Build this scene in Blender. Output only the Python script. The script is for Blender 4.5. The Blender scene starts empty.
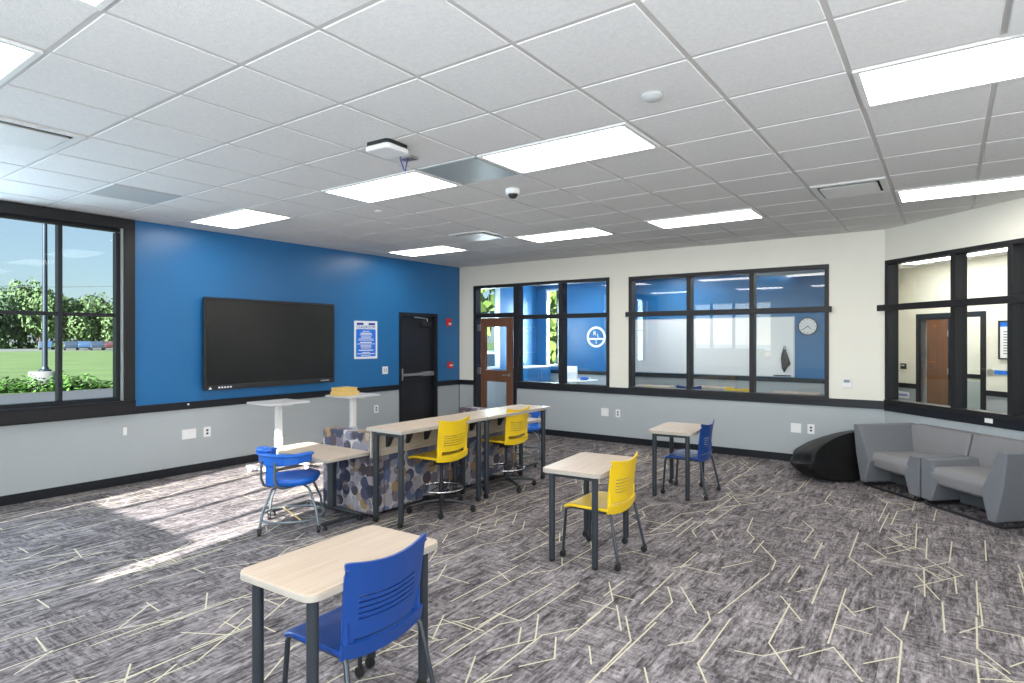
import bpy, bmesh, math, random
from mathutils import Vector, Matrix
from mathutils.geometry import delaunay_2d_cdt
R = math.radians
sc = bpy.context.scene
COL = sc.collection
CEIL = 2.993
TILE = .6096

# ------------------------------------------------------------------ materials
def s2l(c):
    return tuple((x / 12.92 if x <= .04045 else ((x + .055) / 1.055) ** 2.4) for x in c)

def new_mat(name):
    m = bpy.data.materials.new(name)
    m.use_nodes = True
    nt = m.node_tree
    b = nt.nodes['Principled BSDF']
    return m, nt, b

def N(nt, t, **kw):
    n = nt.nodes.new(t)
    for k, v in kw.items():
        setattr(n, k, v)
    return n

def pm(name, col, rough=.5, metal=0., spec=.5, var=.06, vscale=8., bump=0., bscale=60., coat=0., stretch=(1, 1, 1)):
    m, nt, b = new_mat(name)
    b.inputs['Roughness'].default_value = rough
    b.inputs['Metallic'].default_value = metal
    b.inputs['Specular IOR Level'].default_value = spec
    b.inputs['Coat Weight'].default_value = coat
    tc = N(nt, 'ShaderNodeTexCoord')
    mp = N(nt, 'ShaderNodeMapping')
    mp.inputs['Scale'].default_value = stretch
    nt.links.new(tc.outputs['Object'], mp.inputs['Vector'])
    no = N(nt, 'ShaderNodeTexNoise')
    no.inputs['Scale'].default_value = vscale
    no.inputs['Detail'].default_value = 5
    nt.links.new(mp.outputs['Vector'], no.inputs['Vector'])
    cr = N(nt, 'ShaderNodeValToRGB')
    cr.color_ramp.elements[0].position = .3
    cr.color_ramp.elements[1].position = .7
    cr.color_ramp.elements[0].color = tuple(c * (1 - var) for c in col) + (1,)
    cr.color_ramp.elements[1].color = tuple(min(1, c * (1 + var)) for c in col) + (1,)
    nt.links.new(no.outputs['Fac'], cr.inputs['Fac'])
    nt.links.new(cr.outputs['Color'], b.inputs['Base Color'])
    if bump:
        n2 = N(nt, 'ShaderNodeTexNoise')
        n2.inputs['Scale'].default_value = bscale
        n2.inputs['Detail'].default_value = 3
        nt.links.new(mp.outputs['Vector'], n2.inputs['Vector'])
        bp = N(nt, 'ShaderNodeBump')
        bp.inputs['Strength'].default_value = bump
        bp.inputs['Distance'].default_value = .004
        nt.links.new(n2.outputs['Fac'], bp.inputs['Height'])
        nt.links.new(bp.outputs['Normal'], b.inputs['Normal'])
    return m

def emit(name, col, s):
    m, nt, b = new_mat(name)
    b.inputs['Base Color'].default_value = (.8, .8, .8, 1)
    b.inputs['Emission Color'].default_value = col + (1,)
    b.inputs['Emission Strength'].default_value = s
    return m

def wood(name, c0, c1, rough=.4, axis='Y', scale=3.):
    m, nt, b = new_mat(name)
    b.inputs['Roughness'].default_value = rough
    tc = N(nt, 'ShaderNodeTexCoord')
    mp = N(nt, 'ShaderNodeMapping')
    mp.inputs['Scale'].default_value = {'X': (.8, 14, 14), 'Y': (14, .8, 14), 'Z': (14, 14, .8)}[axis]
    nt.links.new(tc.outputs['Object'], mp.inputs['Vector'])
    no = N(nt, 'ShaderNodeTexNoise')
    no.inputs['Scale'].default_value = scale
    no.inputs['Detail'].default_value = 6
    no.inputs['Distortion'].default_value = .6
    nt.links.new(mp.outputs['Vector'], no.inputs['Vector'])
    cr = N(nt, 'ShaderNodeValToRGB')
    cr.color_ramp.elements[0].position = .3
    cr.color_ramp.elements[1].position = .72
    cr.color_ramp.elements[0].color = c0 + (1,)
    cr.color_ramp.elements[1].color = c1 + (1,)
    nt.links.new(no.outputs['Fac'], cr.inputs['Fac'])
    nt.links.new(cr.outputs['Color'], b.inputs['Base Color'])
    return m

def glass_mat(name, tint=(.93, .97, .98), f0=.045):
    m = bpy.data.materials.new(name)
    m.use_nodes = True
    nt = m.node_tree
    nt.nodes.remove(nt.nodes['Principled BSDF'])
    out = nt.nodes['Material Output']
    tr = N(nt, 'ShaderNodeBsdfTransparent')
    tr.inputs['Color'].default_value = tint + (1,)
    gl = N(nt, 'ShaderNodeBsdfGlossy')
    gl.inputs['Roughness'].default_value = .01
    # Schlick reflectance from the angle to the pane, the same on both faces
    lw = N(nt, 'ShaderNodeLayerWeight'); lw.inputs['Blend'].default_value = .5
    p5 = N(nt, 'ShaderNodeMath', operation='POWER'); p5.inputs[1].default_value = 5.
    ma = N(nt, 'ShaderNodeMath', operation='MULTIPLY_ADD'); ma.inputs[1].default_value = 1 - f0; ma.inputs[2].default_value = f0
    nt.links.new(lw.outputs['Facing'], p5.inputs[0]); nt.links.new(p5.outputs[0], ma.inputs[0])
    mx = N(nt, 'ShaderNodeMixShader')
    nt.links.new(ma.outputs[0], mx.inputs[0])
    nt.links.new(tr.outputs[0], mx.inputs[1])
    nt.links.new(gl.outputs[0], mx.inputs[2])
    nt.links.new(mx.outputs[0], out.inputs['Surface'])
    return m

def carpet_mat():
    m, nt, b = new_mat('carpet')
    b.inputs['Roughness'].default_value = .95
    b.inputs['Specular IOR Level'].default_value = .15
    L = nt.links.new
    tc = N(nt, 'ShaderNodeTexCoord')
    rot = N(nt, 'ShaderNodeMapping')
    rot.inputs['Rotation'].default_value = (0, 0, R(90))
    L(tc.outputs['Object'], rot.inputs['Vector'])
    br = N(nt, 'ShaderNodeTexBrick')
    br.inputs['Scale'].default_value = 1
    br.inputs['Brick Width'].default_value = 1.0
    br.inputs['Row Height'].default_value = .25
    br.inputs['Mortar Size'].default_value = 0.0
    br.inputs['Color1'].default_value = (0, 0, 0, 1)
    br.inputs['Color2'].default_value = (1, 1, 1, 1)
    br.offset = .33
    L(rot.outputs['Vector'], br.inputs['Vector'])
    # per-plank shift of the streak pattern
    sh = N(nt, 'ShaderNodeVectorMath', operation='SCALE')
    sh.inputs['Scale'].default_value = 37.
    L(br.outputs['Color'], sh.inputs[0])
    ad = N(nt, 'ShaderNodeVectorMath', operation='ADD')
    L(tc.outputs['Object'], ad.inputs[0]); L(sh.outputs[0], ad.inputs[1])
    def noise(scale, stretch, detail=6, dist=.0, rotz=0.):
        mp = N(nt, 'ShaderNodeMapping')
        mp.inputs['Scale'].default_value = stretch
        mp.inputs['Rotation'].default_value = (0, 0, rotz)
        L(ad.outputs[0], mp.inputs['Vector'])
        n = N(nt, 'ShaderNodeTexNoise')
        n.inputs['Scale'].default_value = scale
        n.inputs['Detail'].default_value = detail
        n.inputs['Roughness'].default_value = .72
        n.inputs['Distortion'].default_value = dist
        L(mp.outputs[0], n.inputs['Vector'])
        return n.outputs['Fac']
    a = noise(9, (3.6, .45, 1), 7, .35, R(6))
    c = noise(2.2, (1.4, .8, 1), 4, 1.2)
    d = noise(60, (1, .35, 1), 3)
    e = noise(12, (.5, 3.8, 1), 6, .4, R(-8))
    mx0 = N(nt, 'ShaderNodeMix', data_type='FLOAT')
    sel = N(nt, 'ShaderNodeMath', operation='GREATER_THAN'); sel.inputs[1].default_value = .52
    L(noise(3.0, (1, 1, 1), 2), sel.inputs[0])
    sel2 = N(nt, 'ShaderNodeMath', operation='MULTIPLY'); sel2.inputs[1].default_value = .75
    L(sel.outputs[0], sel2.inputs[0])
    L(sel2.outputs[0], mx0.inputs['Factor']); L(a, mx0.inputs['A']); L(e, mx0.inputs['B'])
    m1 = N(nt, 'ShaderNodeMix', data_type='FLOAT'); m1.inputs['Factor'].default_value = .30
    L(mx0.outputs['Result'], m1.inputs['A']); L(c, m1.inputs['B'])
    m2 = N(nt, 'ShaderNodeMix', data_type='FLOAT'); m2.inputs['Factor'].default_value = .26
    L(m1.outputs['Result'], m2.inputs['A']); L(d, m2.inputs['B'])
    cr = N(nt, 'ShaderNodeValToRGB')
    el = cr.color_ramp.elements
    el[0].position = .38; el[0].color = (.026, .0235, .0245, 1)
    el[1].position = .62; el[1].color = (.40, .362, .365, 1)
    k = el.new(.455); k.color = (.080, .0715, .074, 1)
    k = el.new(.50); k.color = (.158, .141, .145, 1)
    k = el.new(.55); k.color = (.250, .224, .228, 1)
    L(m2.outputs['Result'], cr.inputs['Fac'])
    L(cr.outputs['Color'], b.inputs['Base Color'])
    bp = N(nt, 'ShaderNodeBump'); bp.inputs['Strength'].default_value = .35; bp.inputs['Distance'].default_value = .004
    L(d, bp.inputs['Height']); L(bp.outputs['Normal'], b.inputs['Normal'])
    return m

def print_fabric():
    m, nt, b = new_mat('printed_upholstery')
    b.inputs['Roughness'].default_value = .85
    L = nt.links.new
    tc = N(nt, 'ShaderNodeTexCoord')
    cols = [(.030, .034, .060), (.125, .105, .13), (.055, .042, .050), (.27, .25, .27), (.075, .105, .18), (.24, .155, .075), (.17, .16, .19), (.050, .055, .10)]
    def layer(scale, off, seed):
        mp = N(nt, 'ShaderNodeMapping')
        mp.inputs['Location'].default_value = off
        L(tc.outputs['Object'], mp.inputs['Vector'])
        v = N(nt, 'ShaderNodeTexVoronoi', feature='F1')
        v.inputs['Scale'].default_value = scale
        v.inputs['Randomness'].default_value = .55
        L(mp.outputs[0], v.inputs['Vector'])
        sp = N(nt, 'ShaderNodeSeparateColor')
        L(v.outputs['Color'], sp.inputs[0])
        cr = N(nt, 'ShaderNodeValToRGB')
        cr.color_ramp.interpolation = 'CONSTANT'
        el = cr.color_ramp.elements
        el[0].position = 0; el[0].color = cols[seed % 8] + (1,)
        el[1].position = .125; el[1].color = cols[(seed + 1) % 8] + (1,)
        for i in range(2, 8):
            k = el.new(i * .125); k.color = cols[(i + seed) % 8] + (1,)
        L(sp.outputs[0], cr.inputs['Fac'])
        return v.outputs['Distance'], cr.outputs['Color']
    d1, c1 = layer(9.6, (0, 0, 0), 0)
    d2, c2 = layer(9.6, (.05, .05, .05), 3)
    g1 = N(nt, 'ShaderNodeMath', operation='LESS_THAN'); g1.inputs[1].default_value = .60
    g2 = N(nt, 'ShaderNodeMath', operation='LESS_THAN'); g2.inputs[1].default_value = .46
    L(d1, g1.inputs[0]); L(d2, g2.inputs[0])
    base = (.38, .35, .355, 1)
    x1 = N(nt, 'ShaderNodeMix', data_type='RGBA'); x1.inputs['A'].default_value = base
    L(g1.outputs[0], x1.inputs['Factor']); L(c1, x1.inputs['B'])
    x2 = N(nt, 'ShaderNodeMix', data_type='RGBA')
    h = N(nt, 'ShaderNodeMath', operation='MULTIPLY'); h.inputs[1].default_value = .62
    L(g2.outputs[0], h.inputs[0])
    L(h.outputs[0], x2.inputs['Factor']); L(x1.outputs['Result'], x2.inputs['A']); L(c2, x2.inputs['B'])
    L(x2.outputs['Result'], b.inputs['Base Color'])
    return m

def tile_mat():
    m = pm('ceiling_tile', (.71, .70, .68), .9, var=.05, vscale=55, bump=.5, bscale=130, spec=.2)
    return m

M = dict(
    blue_wall=pm('blue_paint', (.020, .145, .35), .32, var=.02, vscale=2, spec=.45),
    cream=pm('cream_paint', (.80, .77, .67), .6, var=.015, vscale=2),
    wainscot=pm('grey_wallcovering', (.40, .43, .44), .75, var=.05, vscale=90, bump=.15, bscale=200),
    trim=pm('charcoal_trim', (.011, .013, .017), .42, spec=.35, var=.05, vscale=6),
    brownblack=pm('bronze_frame', (.014, .0135, .015), .45, spec=.35, var=.06, vscale=6),
    carpet=carpet_mat(),
    carpet_line=pm('carpet_line_yarn', (.50, .46, .33), .9, var=.12, vscale=60),
    tile=tile_mat(),
    tbar=pm('ceiling_grid_metal', (.53, .51, .485), .5, var=.02),
    white_metal=pm('white_enamel', (.72, .72, .70), .4, var=.02),
    plastic_white=pm('white_plastic', (.80, .80, .78), .35, var=.02),
    lens=emit('light_lens', (1., .965, .92), 10.5),
    lens_rooms=emit('light_lens_rooms', (1., .96, .92), 16.0),
    maple=wood('maple_laminate', (.42, .325, .24), (.50, .40, .305), .38),
    maple_x=wood('maple_laminate_crosswise', (.42, .335, .26), (.50, .41, .32), .38, 'X'),
    edge=pm('pale_edge_band', (.38, .345, .295), .4, var=.04),
    black_metal=pm('black_powder_coat', (.018, .019, .022), .38, var=.06),
    graphite=pm('graphite_tube', (.035, .042, .05), .35, metal=.3, var=.05),
    black_plastic=pm('black_plastic', (.012, .012, .013), .45, var=.05),
    blue_plastic=pm('blue_plastic', (.006, .047, .225), .33, var=.03, spec=.5),
    bright_blue=pm('bright_blue_plastic', (.010, .12, .52), .35, var=.03),
    yellow_plastic=pm('yellow_plastic', (.78, .52, .010), .35, var=.03, spec=.5),
    chrome=pm('brushed_chrome', (.62, .62, .64), .25, metal=1., var=.03),
    tube_grey=pm('grey_steel_tube', (.16, .19, .21), .35, metal=.5, var=.05),
    silver=pm('silver_paint', (.62, .65, .68), .38, metal=.25, var=.02),
    greytop=pm('grey_white_laminate', (.62, .62, .63), .4, var=.03, vscale=20),
    panel_wood=wood('modesty_laminate', (.36, .30, .23), (.46, .40, .32), .45),
    print=print_fabric(),
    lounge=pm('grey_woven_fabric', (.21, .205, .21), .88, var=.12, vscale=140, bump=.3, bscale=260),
    lounge_cool_light=pm('grey_fabric_cool_light', (.15, .158, .172), .88, var=.12, vscale=140, bump=.3, bscale=260),  # same grey fabric; cooler, dimmer light on the arms is put into the colour
    bean=pm('black_nylon', (.008, .008, .0085), .55, var=.3, vscale=6, bump=.8, bscale=11, spec=.25),
    screen=pm('dark_screen', (.010, .011, .012), .22, var=.05, spec=.55),
    bezel=pm('screen_bezel', (.018, .018, .02), .4, var=.05),
    steel=pm('satin_steel', (.50, .49, .47), .35, metal=.9, var=.04),
    door_black=pm('black_door_paint', (.013, .013, .015), .42, var=.08, vscale=4),
    door_wood=wood('walnut_veneer', (.125, .052, .026), (.20, .09, .045), .4, 'Z'),
    door_wood2=wood('cherry_veneer', (.15, .058, .026), (.23, .098, .046), .42, 'Z'),
    red=pm('alarm_red', (.62, .025, .03), .35, var=.03),
    poster_blue=pm('poster_blue', (.012, .17, .72), .5, var=.03),
    poster_white=pm('poster_white', (.80, .83, .87), .55, var=.02),
    poster_navy=pm('poster_navy', (.01, .05, .28), .5, var=.03),
    yellow_card=pm('manila_card', (.80, .56, .19), .6, var=.06),
    paper=pm('white_paper', (.86, .86, .86), .6, var=.02),
    white_board=pm('whiteboard_enamel', (.86, .86, .85), .25, var=.01),
    glass=glass_mat('clear_glass'),
    glass_out=glass_mat('window_glass', (.90, .96, .98), .008),
    grass=pm('lawn', (.098, .152, .036), .95, var=.22, vscale=.35, bump=.4, bscale=3),
    asphalt=pm('asphalt', (.055, .057, .068), .9, var=.15, vscale=9),
    road=pm('pale_road', (.15, .15, .145), .9, var=.1, vscale=.3),
    concrete=pm('concrete', (.18, .172, .165), .85, var=.08, vscale=5),
    post=pm('lamp_post_paint', (.014, .024, .038), .45, var=.05),
    bark=pm('bark', (.10, .075, .05), .9, var=.25, vscale=3),
    leaf_a=pm('oak_leaves', (.075, .125, .055), .75, var=.3, vscale=.7),
    leaf_b=pm('maple_leaves', (.095, .150, .05), .75, var=.3, vscale=.7),
    leaf_c=pm('locust_leaves', (.19, .26, .04), .7, var=.4, vscale=1.2),
    leaf_d=pm('shrub_leaves', (.085, .19, .032), .6, var=.35, vscale=5),
    car_blue=pm('blue_car_paint', (.05, .10, .19), .25, var=.02, coat=.6),
    car_dark=pm('dark_car_paint', (.035, .05, .08), .25, var=.02, coat=.6),
    car_red=pm('maroon_car_paint', (.10, .035, .035), .25, var=.02, coat=.6),
    car_white=pm('white_car_paint', (.75, .76, .78), .25, var=.02, coat=.6),
    car_glass=pm('car_window', (.02, .03, .04), .1, var=.02),
    tyre=pm('tyre_rubber', (.015, .015, .015), .8, var=.05),
    wire=pm('wire_sheath', (.03, .04, .05), .6, var=.02),
    purple=pm('purple_ink', (.10, .06, .38), .6, var=.1),
    cable_blue=pm('blue_cable', (.06, .08, .33), .5, var=.03),
    grey_panel=pm('smooth_grey_panel', (.47, .48, .47), .5, var=.02),
    mirror_panel=pm('pale_metal_panel', (.42, .47, .48), .3, metal=.2, var=.02),
    dark_void=pm('dark_duct', (.02, .02, .02), .8, var=.02),
    grey_gap=pm('grey_shell', (.05, .055, .06), .6, var=.05),
)

# ------------------------------------------------------------------ mesh builder
class MB:
    def __init__(s, F=None):
        s.v = []; s.f = []; s.mi = []; s.F = F; s.cur = 0
    def P(s, p):
        p = Vector(p)
        if s.F: p = s.F @ p
        s.v.append(p); return len(s.v) - 1
    def face(s, ids):
        s.f.append(tuple(ids)); s.mi.append(s.cur)
    def box(s, x0, x1, y0, y1, z0, z1, X=None):
        c = [(x, y, z) for x in (x0, x1) for y in (y0, y1) for z in (z0, z1)]
        if X: c = [X @ Vector(p) for p in c]
        i = [s.P(p) for p in c]
        for q in ((0, 1, 3, 2), (4, 6, 7, 5), (0, 4, 5, 1), (2, 3, 7, 6), (0, 2, 6, 4), (1, 5, 7, 3)):
            s.face([i[k] for k in q])
        return s
    def prism(s, poly, z0, z1, X=None):
        n = len(poly)
        def T(p): return X @ Vector(p) if X else p
        a = [s.P(T((p[0], p[1], z0))) for p in poly]
        b = [s.P(T((p[0], p[1], z1))) for p in poly]
        s.face(a[::-1]); s.face(b)
        for i in range(n):
            j = (i + 1) % n
            s.face((a[i], a[j], b[j], b[i]))
        return s
    def loft(s, rings, cap=True, closed=True):
        ids = [[s.P(p) for p in r] for r in rings]
        n = len(ids[0])
        for a, b in zip(ids, ids[1:]):
            for i in range(n if closed else n - 1):
                j = (i + 1) % n
                s.face((a[i], a[j], b[j], b[i]))
        if cap:
            s.face(ids[0][::-1]); s.face(ids[-1])
        return s
    def tube(s, pts, r, n=10, closed=False, cap=True):
        pts = [Vector(p) for p in pts]
        m = len(pts)
        rr = r if isinstance(r, (list, tuple)) else [r] * m
        T = []
        for i in range(m):
            if closed: t = pts[(i + 1) % m] - pts[i - 1]
            else: t = pts[min(i + 1, m - 1)] - pts[max(i - 1, 0)]
            T.append(t.normalized())
        up = Vector((0, 0, 1)) if abs(T[0].z) < .9 else Vector((1, 0, 0))
        u = (up - T[0] * up.dot(T[0])).normalized()
        rings = []
        for i in range(m):
            u = (u - T[i] * u.dot(T[i])).normalized()
            w = T[i].cross(u)
            rings.append([pts[i] + (u * math.cos(2 * math.pi * k / n) + w * math.sin(2 * math.pi * k / n)) * rr[i] for k in range(n)])
        if closed: rings.append(rings[0])
        return s.loft(rings, cap and not closed)
    def lathe(s, prof, c=(0, 0, 0), n=20, X=None, cap=True):
        rings = []
        for r, z in prof:
            ring = [Vector((c[0] + r * math.cos(2 * math.pi * k / n), c[1] + r * math.sin(2 * math.pi * k / n), c[2] + z)) for k in range(n)]
            if X: ring = [X @ p for p in ring]
            rings.append(ring)
        return s.loft(rings, cap)
    def ball(s, c, r, nu=12, nv=8):
        r = r if isinstance(r, (list, tuple)) else (r, r, r)
        rings = []
        for j in range(nv + 1):
            th = -math.pi / 2 + math.pi * j / nv
            cr = max(.02, math.cos(th))
            rings.append([(c[0] + r[0] * cr * math.cos(2 * math.pi * k / nu), c[1] + r[1] * cr * math.sin(2 * math.pi * k / nu), c[2] + r[2] * math.sin(th)) for k in range(nu)])
        return s.loft(rings)
    def shell(s, fn, us, vs, t, hole=None):
        nu, nv = len(us), len(vs)
        top = {}; bot = {}
        e = 1e-3
        for i, u in enumerate(us):
            for j, v in enumerate(vs):
                p = Vector(fn(u, v))
                du = Vector(fn(u + e, v)) - Vector(fn(u - e, v)); dv = Vector(fn(u, v + e)) - Vector(fn(u, v - e))
                nn = du.cross(dv).normalized()
                top[i, j] = s.P(p); bot[i, j] = s.P(p - nn * t)
        solid = {(i, j) for i in range(nu - 1) for j in range(nv - 1) if not (hole and hole((us[i] + us[i + 1]) / 2, (vs[j] + vs[j + 1]) / 2))}
        for (i, j) in solid:
            q = [(i, j), (i + 1, j), (i + 1, j + 1), (i, j + 1)]
            s.face([top[k] for k in q]); s.face([bot[k] for k in q[::-1]])
            for (a, b, nb) in ((q[0], q[1], (i, j - 1)), (q[1], q[2], (i + 1, j)), (q[2], q[3], (i, j + 1)), (q[3], q[0], (i - 1, j))):
                if nb not in solid:
                    s.face((top[a], bot[a], bot[b], top[b]))
        return s
    def build(s, name, mat, parent=None, w=False, smooth=40, bevel=0., seg=2, sub=0, kind=None):
        me = bpy.data.meshes.new(name)
        vs = list(s.v)
        loc = None
        if parent is not None and w:
            r = parent
            off = Vector((0, 0, 0))
            while r is not None:
                off += r.location; r = r.parent
            vs = [p - off for p in vs]
        if parent is None and kind != 'structure':
            lo = Vector([min(p[k] for p in vs) for k in range(3)]); hi = Vector([max(p[k] for p in vs) for k in range(3)])
            loc = Vector(((lo.x + hi.x) / 2, (lo.y + hi.y) / 2, lo.z))
            vs = [p - loc for p in vs]
        me.from_pydata(vs, [], s.f)
        mats = mat if isinstance(mat, (list, tuple)) else [mat]
        for m in mats: me.materials.append(m)
        if len(mats) > 1: me.polygons.foreach_set('material_index', s.mi)
        bm = bmesh.new(); bm.from_mesh(me)
        bmesh.ops.recalc_face_normals(bm, faces=bm.faces)
        bm.to_mesh(me); bm.free()
        if smooth:
            me.polygons.foreach_set('use_smooth', [True] * len(me.polygons))
            me.set_sharp_from_angle(angle=R(smooth))
        me.update()
        o = bpy.data.objects.new(name, me)
        COL.objects.link(o)
        if loc is not None: o.location = loc
        o.parent = parent
        if kind: o['kind'] = kind
        if bevel:
            b = o.modifiers.new('bevel', 'BEVEL'); b.width = bevel; b.segments = seg; b.limit_method = 'ANGLE'; b.angle_limit = R(40)
            b.harden_normals = False
        if sub:
            q = o.modifiers.new('sub', 'SUBSURF'); q.levels = sub; q.render_levels = sub
        return o

def thing(name, label, cat, loc=(0, 0, 0), rz=0., group=None):
    o = bpy.data.objects.new(name, None); COL.objects.link(o)
    o.empty_display_size = .1
    o.location = loc; o.rotation_euler = (0, 0, rz)
    o['label'] = label; o['category'] = cat
    if group: o['group'] = group
    return o
def tag(o, label, cat, group=None):
    o['label'] = label; o['category'] = cat
    if group: o['group'] = group
    return o
def children(o): return [c for c in COL.objects if c.parent == o]
def copy_tree(o, parent=None):
    c = o.copy(); COL.objects.link(c); c.parent = parent
    for ch in children(o): copy_tree(ch, c)
    return c
def lin(a, b, n): return [a + (b - a) * i / (n - 1) for i in range(n)]
def rrect(x0, x1, y0, y1, r, n=6):
    out = []
    for cx, cy, a in ((x1 - r, y1 - r, 0), (x0 + r, y1 - r, 90), (x0 + r, y0 + r, 180), (x1 - r, y0 + r, 270)):
        for k in range(n + 1):
            t = R(a + 90 * k / n)
            out.append((cx + r * math.cos(t), cy + r * math.sin(t)))
    return out
def text_mesh(txt, size, name, mat, parent, mtx, w=True, extrude=.001):
    cu = bpy.data.curves.new(name, 'FONT'); cu.body = txt; cu.size = size; cu.align_x = 'CENTER'; cu.align_y = 'CENTER'; cu.extrude = extrude
    ob = bpy.data.objects.new(name, cu); COL.objects.link(ob)
    me = bpy.data.meshes.new_from_object(ob)
    COL.objects.unlink(ob); bpy.data.objects.remove(ob)
    me.transform(mtx)
    if w:
        r = parent; off = Vector((0, 0, 0))
        while r is not None: off += r.location; r = r.parent
        me.transform(Matrix.Translation(-off))
    me.materials.clear(); me.materials.append(mat)
    o = bpy.data.objects.new(name, me); COL.objects.link(o); o.parent = parent
    return o

# wall frames: local (s along the wall, n into the room, z up)
def frame(ox, oy, sx, sy, nx, ny):
    return Matrix(((sx, nx, 0, ox), (sy, ny, 0, oy), (0, 0, 1, 0), (0, 0, 0, 1)))
q = math.sqrt(.5)
XR = 6.90
FW = frame(0, 0, 0, 1, 1, 0)          # west (blue) wall: s = y, n = +x
FN = frame(0, 0, 1, 0, 0, -1)         # north wall with the interior windows: s = x
FR = frame(XR, 0, q, -q, -q, -q)      # diagonal wall on the right
FC = frame(XR + 2.8 * q, 2.8 * q, q, -q, -q, -q)   # far wall of the corridor
FY = frame(0, 4.2, 1, 0, 0, -1)       # far wall of the rooms behind
FO = frame(-1.0, 0, 0, 1, 1, 0)       # office outer wall
FS = frame(0, -9.6, 1, 0, 0, 1)       # south wall behind the camera
def V3(F, s, n, z): return F @ Vector((s, n, z))

def wall(name, F, s0, s1, thick, openings, mats, split=.83, z0=0., z1=CEIL + .04):
    ss = sorted({s0, s1} | {a for o in openings for a in o[:2] if s0 <= a <= s1})
    zs = sorted({z0, z1, split} | {a for o in openings for a in o[2:] if z0 <= a <= z1})
    mb = MB(F)
    solid = {}
    for i in range(len(ss) - 1):
        for j in range(len(zs) - 1):
            cs, cz = (ss[i] + ss[i + 1]) / 2, (zs[j] + zs[j + 1]) / 2
            solid[i, j] = not any(o[0] < cs < o[1] and o[2] < cz < o[3] for o in openings)
    P = {}
    def gp(i, j, b):
        if (i, j, b) not in P: P[i, j, b] = mb.P((ss[i], -thick * b, zs[j]))
        return P[i, j, b]
    for (i, j), ok in solid.items():
        if not ok: continue
        mb.cur = 0 if zs[j] >= split - 1e-6 else 1
        mb.face((gp(i, j, 0), gp(i + 1, j, 0), gp(i + 1, j + 1, 0), gp(i, j + 1, 0)))
        mb.face((gp(i, j, 1), gp(i, j + 1, 1), gp(i + 1, j + 1, 1), gp(i + 1, j, 1)))
        for di, dj, a, b in ((-1, 0, (i, j), (i, j + 1)), (1, 0, (i + 1, j), (i + 1, j + 1)), (0, -1, (i, j), (i + 1, j)), (0, 1, (i, j + 1), (i + 1, j + 1))):
            if not solid.get((i + di, j + dj), False):
                mb.face((gp(*a, 0), gp(*b, 0), gp(*b, 1), gp(*a, 1)))
    return mb.build(name, mats, None, smooth=0, kind='structure')

# ------------------------------------------------------------------ shell of the room
WIN_W = (-9.3, -5.69, .86, 2.95)     # outside window in the blue wall
DOOR_W = (-1.567, -.625, 0., 2.095)
WIN_1 = (1.33, 3.14, .86, 2.625)     # interior window beside the wooden door
DOOR_N = (.356, 1.33, 0., 2.625)
WIN_2 = (3.477, 6.28, .86, 2.61)
WIN_R = (.02, 2.9, .86, 2.605)
bw = [M['blue_wall'], M['wainscot']]; cw = [M['cream'], M['wainscot']]
wall('wall_west', FW, -9.6, 0, .2, [WIN_W, DOOR_W], bw)
wall('wall_north', FN, -.2, XR, .14, [DOOR_N, WIN_1, WIN_2], cw)
wall('wall_northeast', FR, -.03, 4.1, .14, [WIN_R], cw)
FE = frame(9.8, 0, 0, -1, -1, 0)
wall('wall_east', FE, 2.7, 9.8, .15, [(3.4, 9.2, .86, 2.9)], cw)  # window opening added out of view to let fill light in
mb = MB(FE)
mb.box(3.4, 9.2, -.1, -.04, .86, .92); mb.box(3.4, 9.2, -.1, -.04, 2.84, 2.9)
for k in range(7): mb.box(3.4 + k * .9583 - (.05 if k else 0), 3.4 + k * .9583 + (.05 if k < 6 else 0), -.1, -.04, .92, 2.84)
mb.build('added_window_east', M['brownblack'], kind='structure', smooth=0)  # frame of the added east window
SUN_O = (1.10, 3.40, 1.02, 2.72)
SIDE_O = (5.25, 9.35, .86, 2.9)  # second south opening, added behind the camera for fill light
wall('wall_south', FS, -.2, 10, .2, [SUN_O, SIDE_O], cw)
mb = MB(FS)
mb.box(5.25, 9.35, -.1, -.04, .86, .92); mb.box(5.25, 9.35, -.1, -.04, 2.84, 2.9)
for k in range(6): mb.box(5.25 + k * .82 - (.03 if k else 0), 5.25 + k * .82 + (.03 if k < 5 else 0), -.1, -.04, .92, 2.84)
mb.build('added_window_south', M['brownblack'], kind='structure', smooth=0)  # frame of the added south window
# board fixed across the lower part of the south window
mb = MB(FS); mb.box(1.14, 3.22, -.06, -.02, 1.02, 1.36); mb.build('trim_1', M['cream'], kind='structure', smooth=0)
mb = MB(FS)
for s in (1.67, 2.33, 2.95): mb.box(s - .03, s + .03, -.18, -.08, 1.36, 2.72)
mb.build('trim_2', M['brownblack'], kind='structure', smooth=0)

# ceiling: one tegular-tile height field over every room
def ceiling():
    xs = []; k0 = -2
    for k in range(-3, 25):
        x = k * TILE - .190
        xs += [(x - .0155, 0), (x - .0125, 1), (x + .0125, 1), (x + .0155, 0)]
    ys = []
    for k in range(-17, 9):
        y = k * TILE + .1636
        ys += [(y - .0155, 0), (y - .0125, 1), (y + .0125, 1), (y + .0155, 0)]
    mb = MB(); ids = {}
    for i, (x, a) in enumerate(xs):
        for j, (y, b) in enumerate(ys):
            ids[i, j] = mb.P((x, y, CEIL + (.004 if (a or b) else 0)))
    for i in range(len(xs) - 1):
        for j in range(len(ys) - 1):
            g = (xs[i][1] and xs[i + 1][1]) or (ys[j][1] and ys[j + 1][1])
            mb.cur = 1 if g else 0
            if ys[j][0] < -.1 and xs[i][0] < -.25: continue
            mb.face((ids[i, j], ids[i, j + 1], ids[i + 1, j + 1], ids[i + 1, j]))
    return mb.build('ceiling', [M['tile'], M['tbar']], kind='structure', smooth=0)
ceiling()

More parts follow.
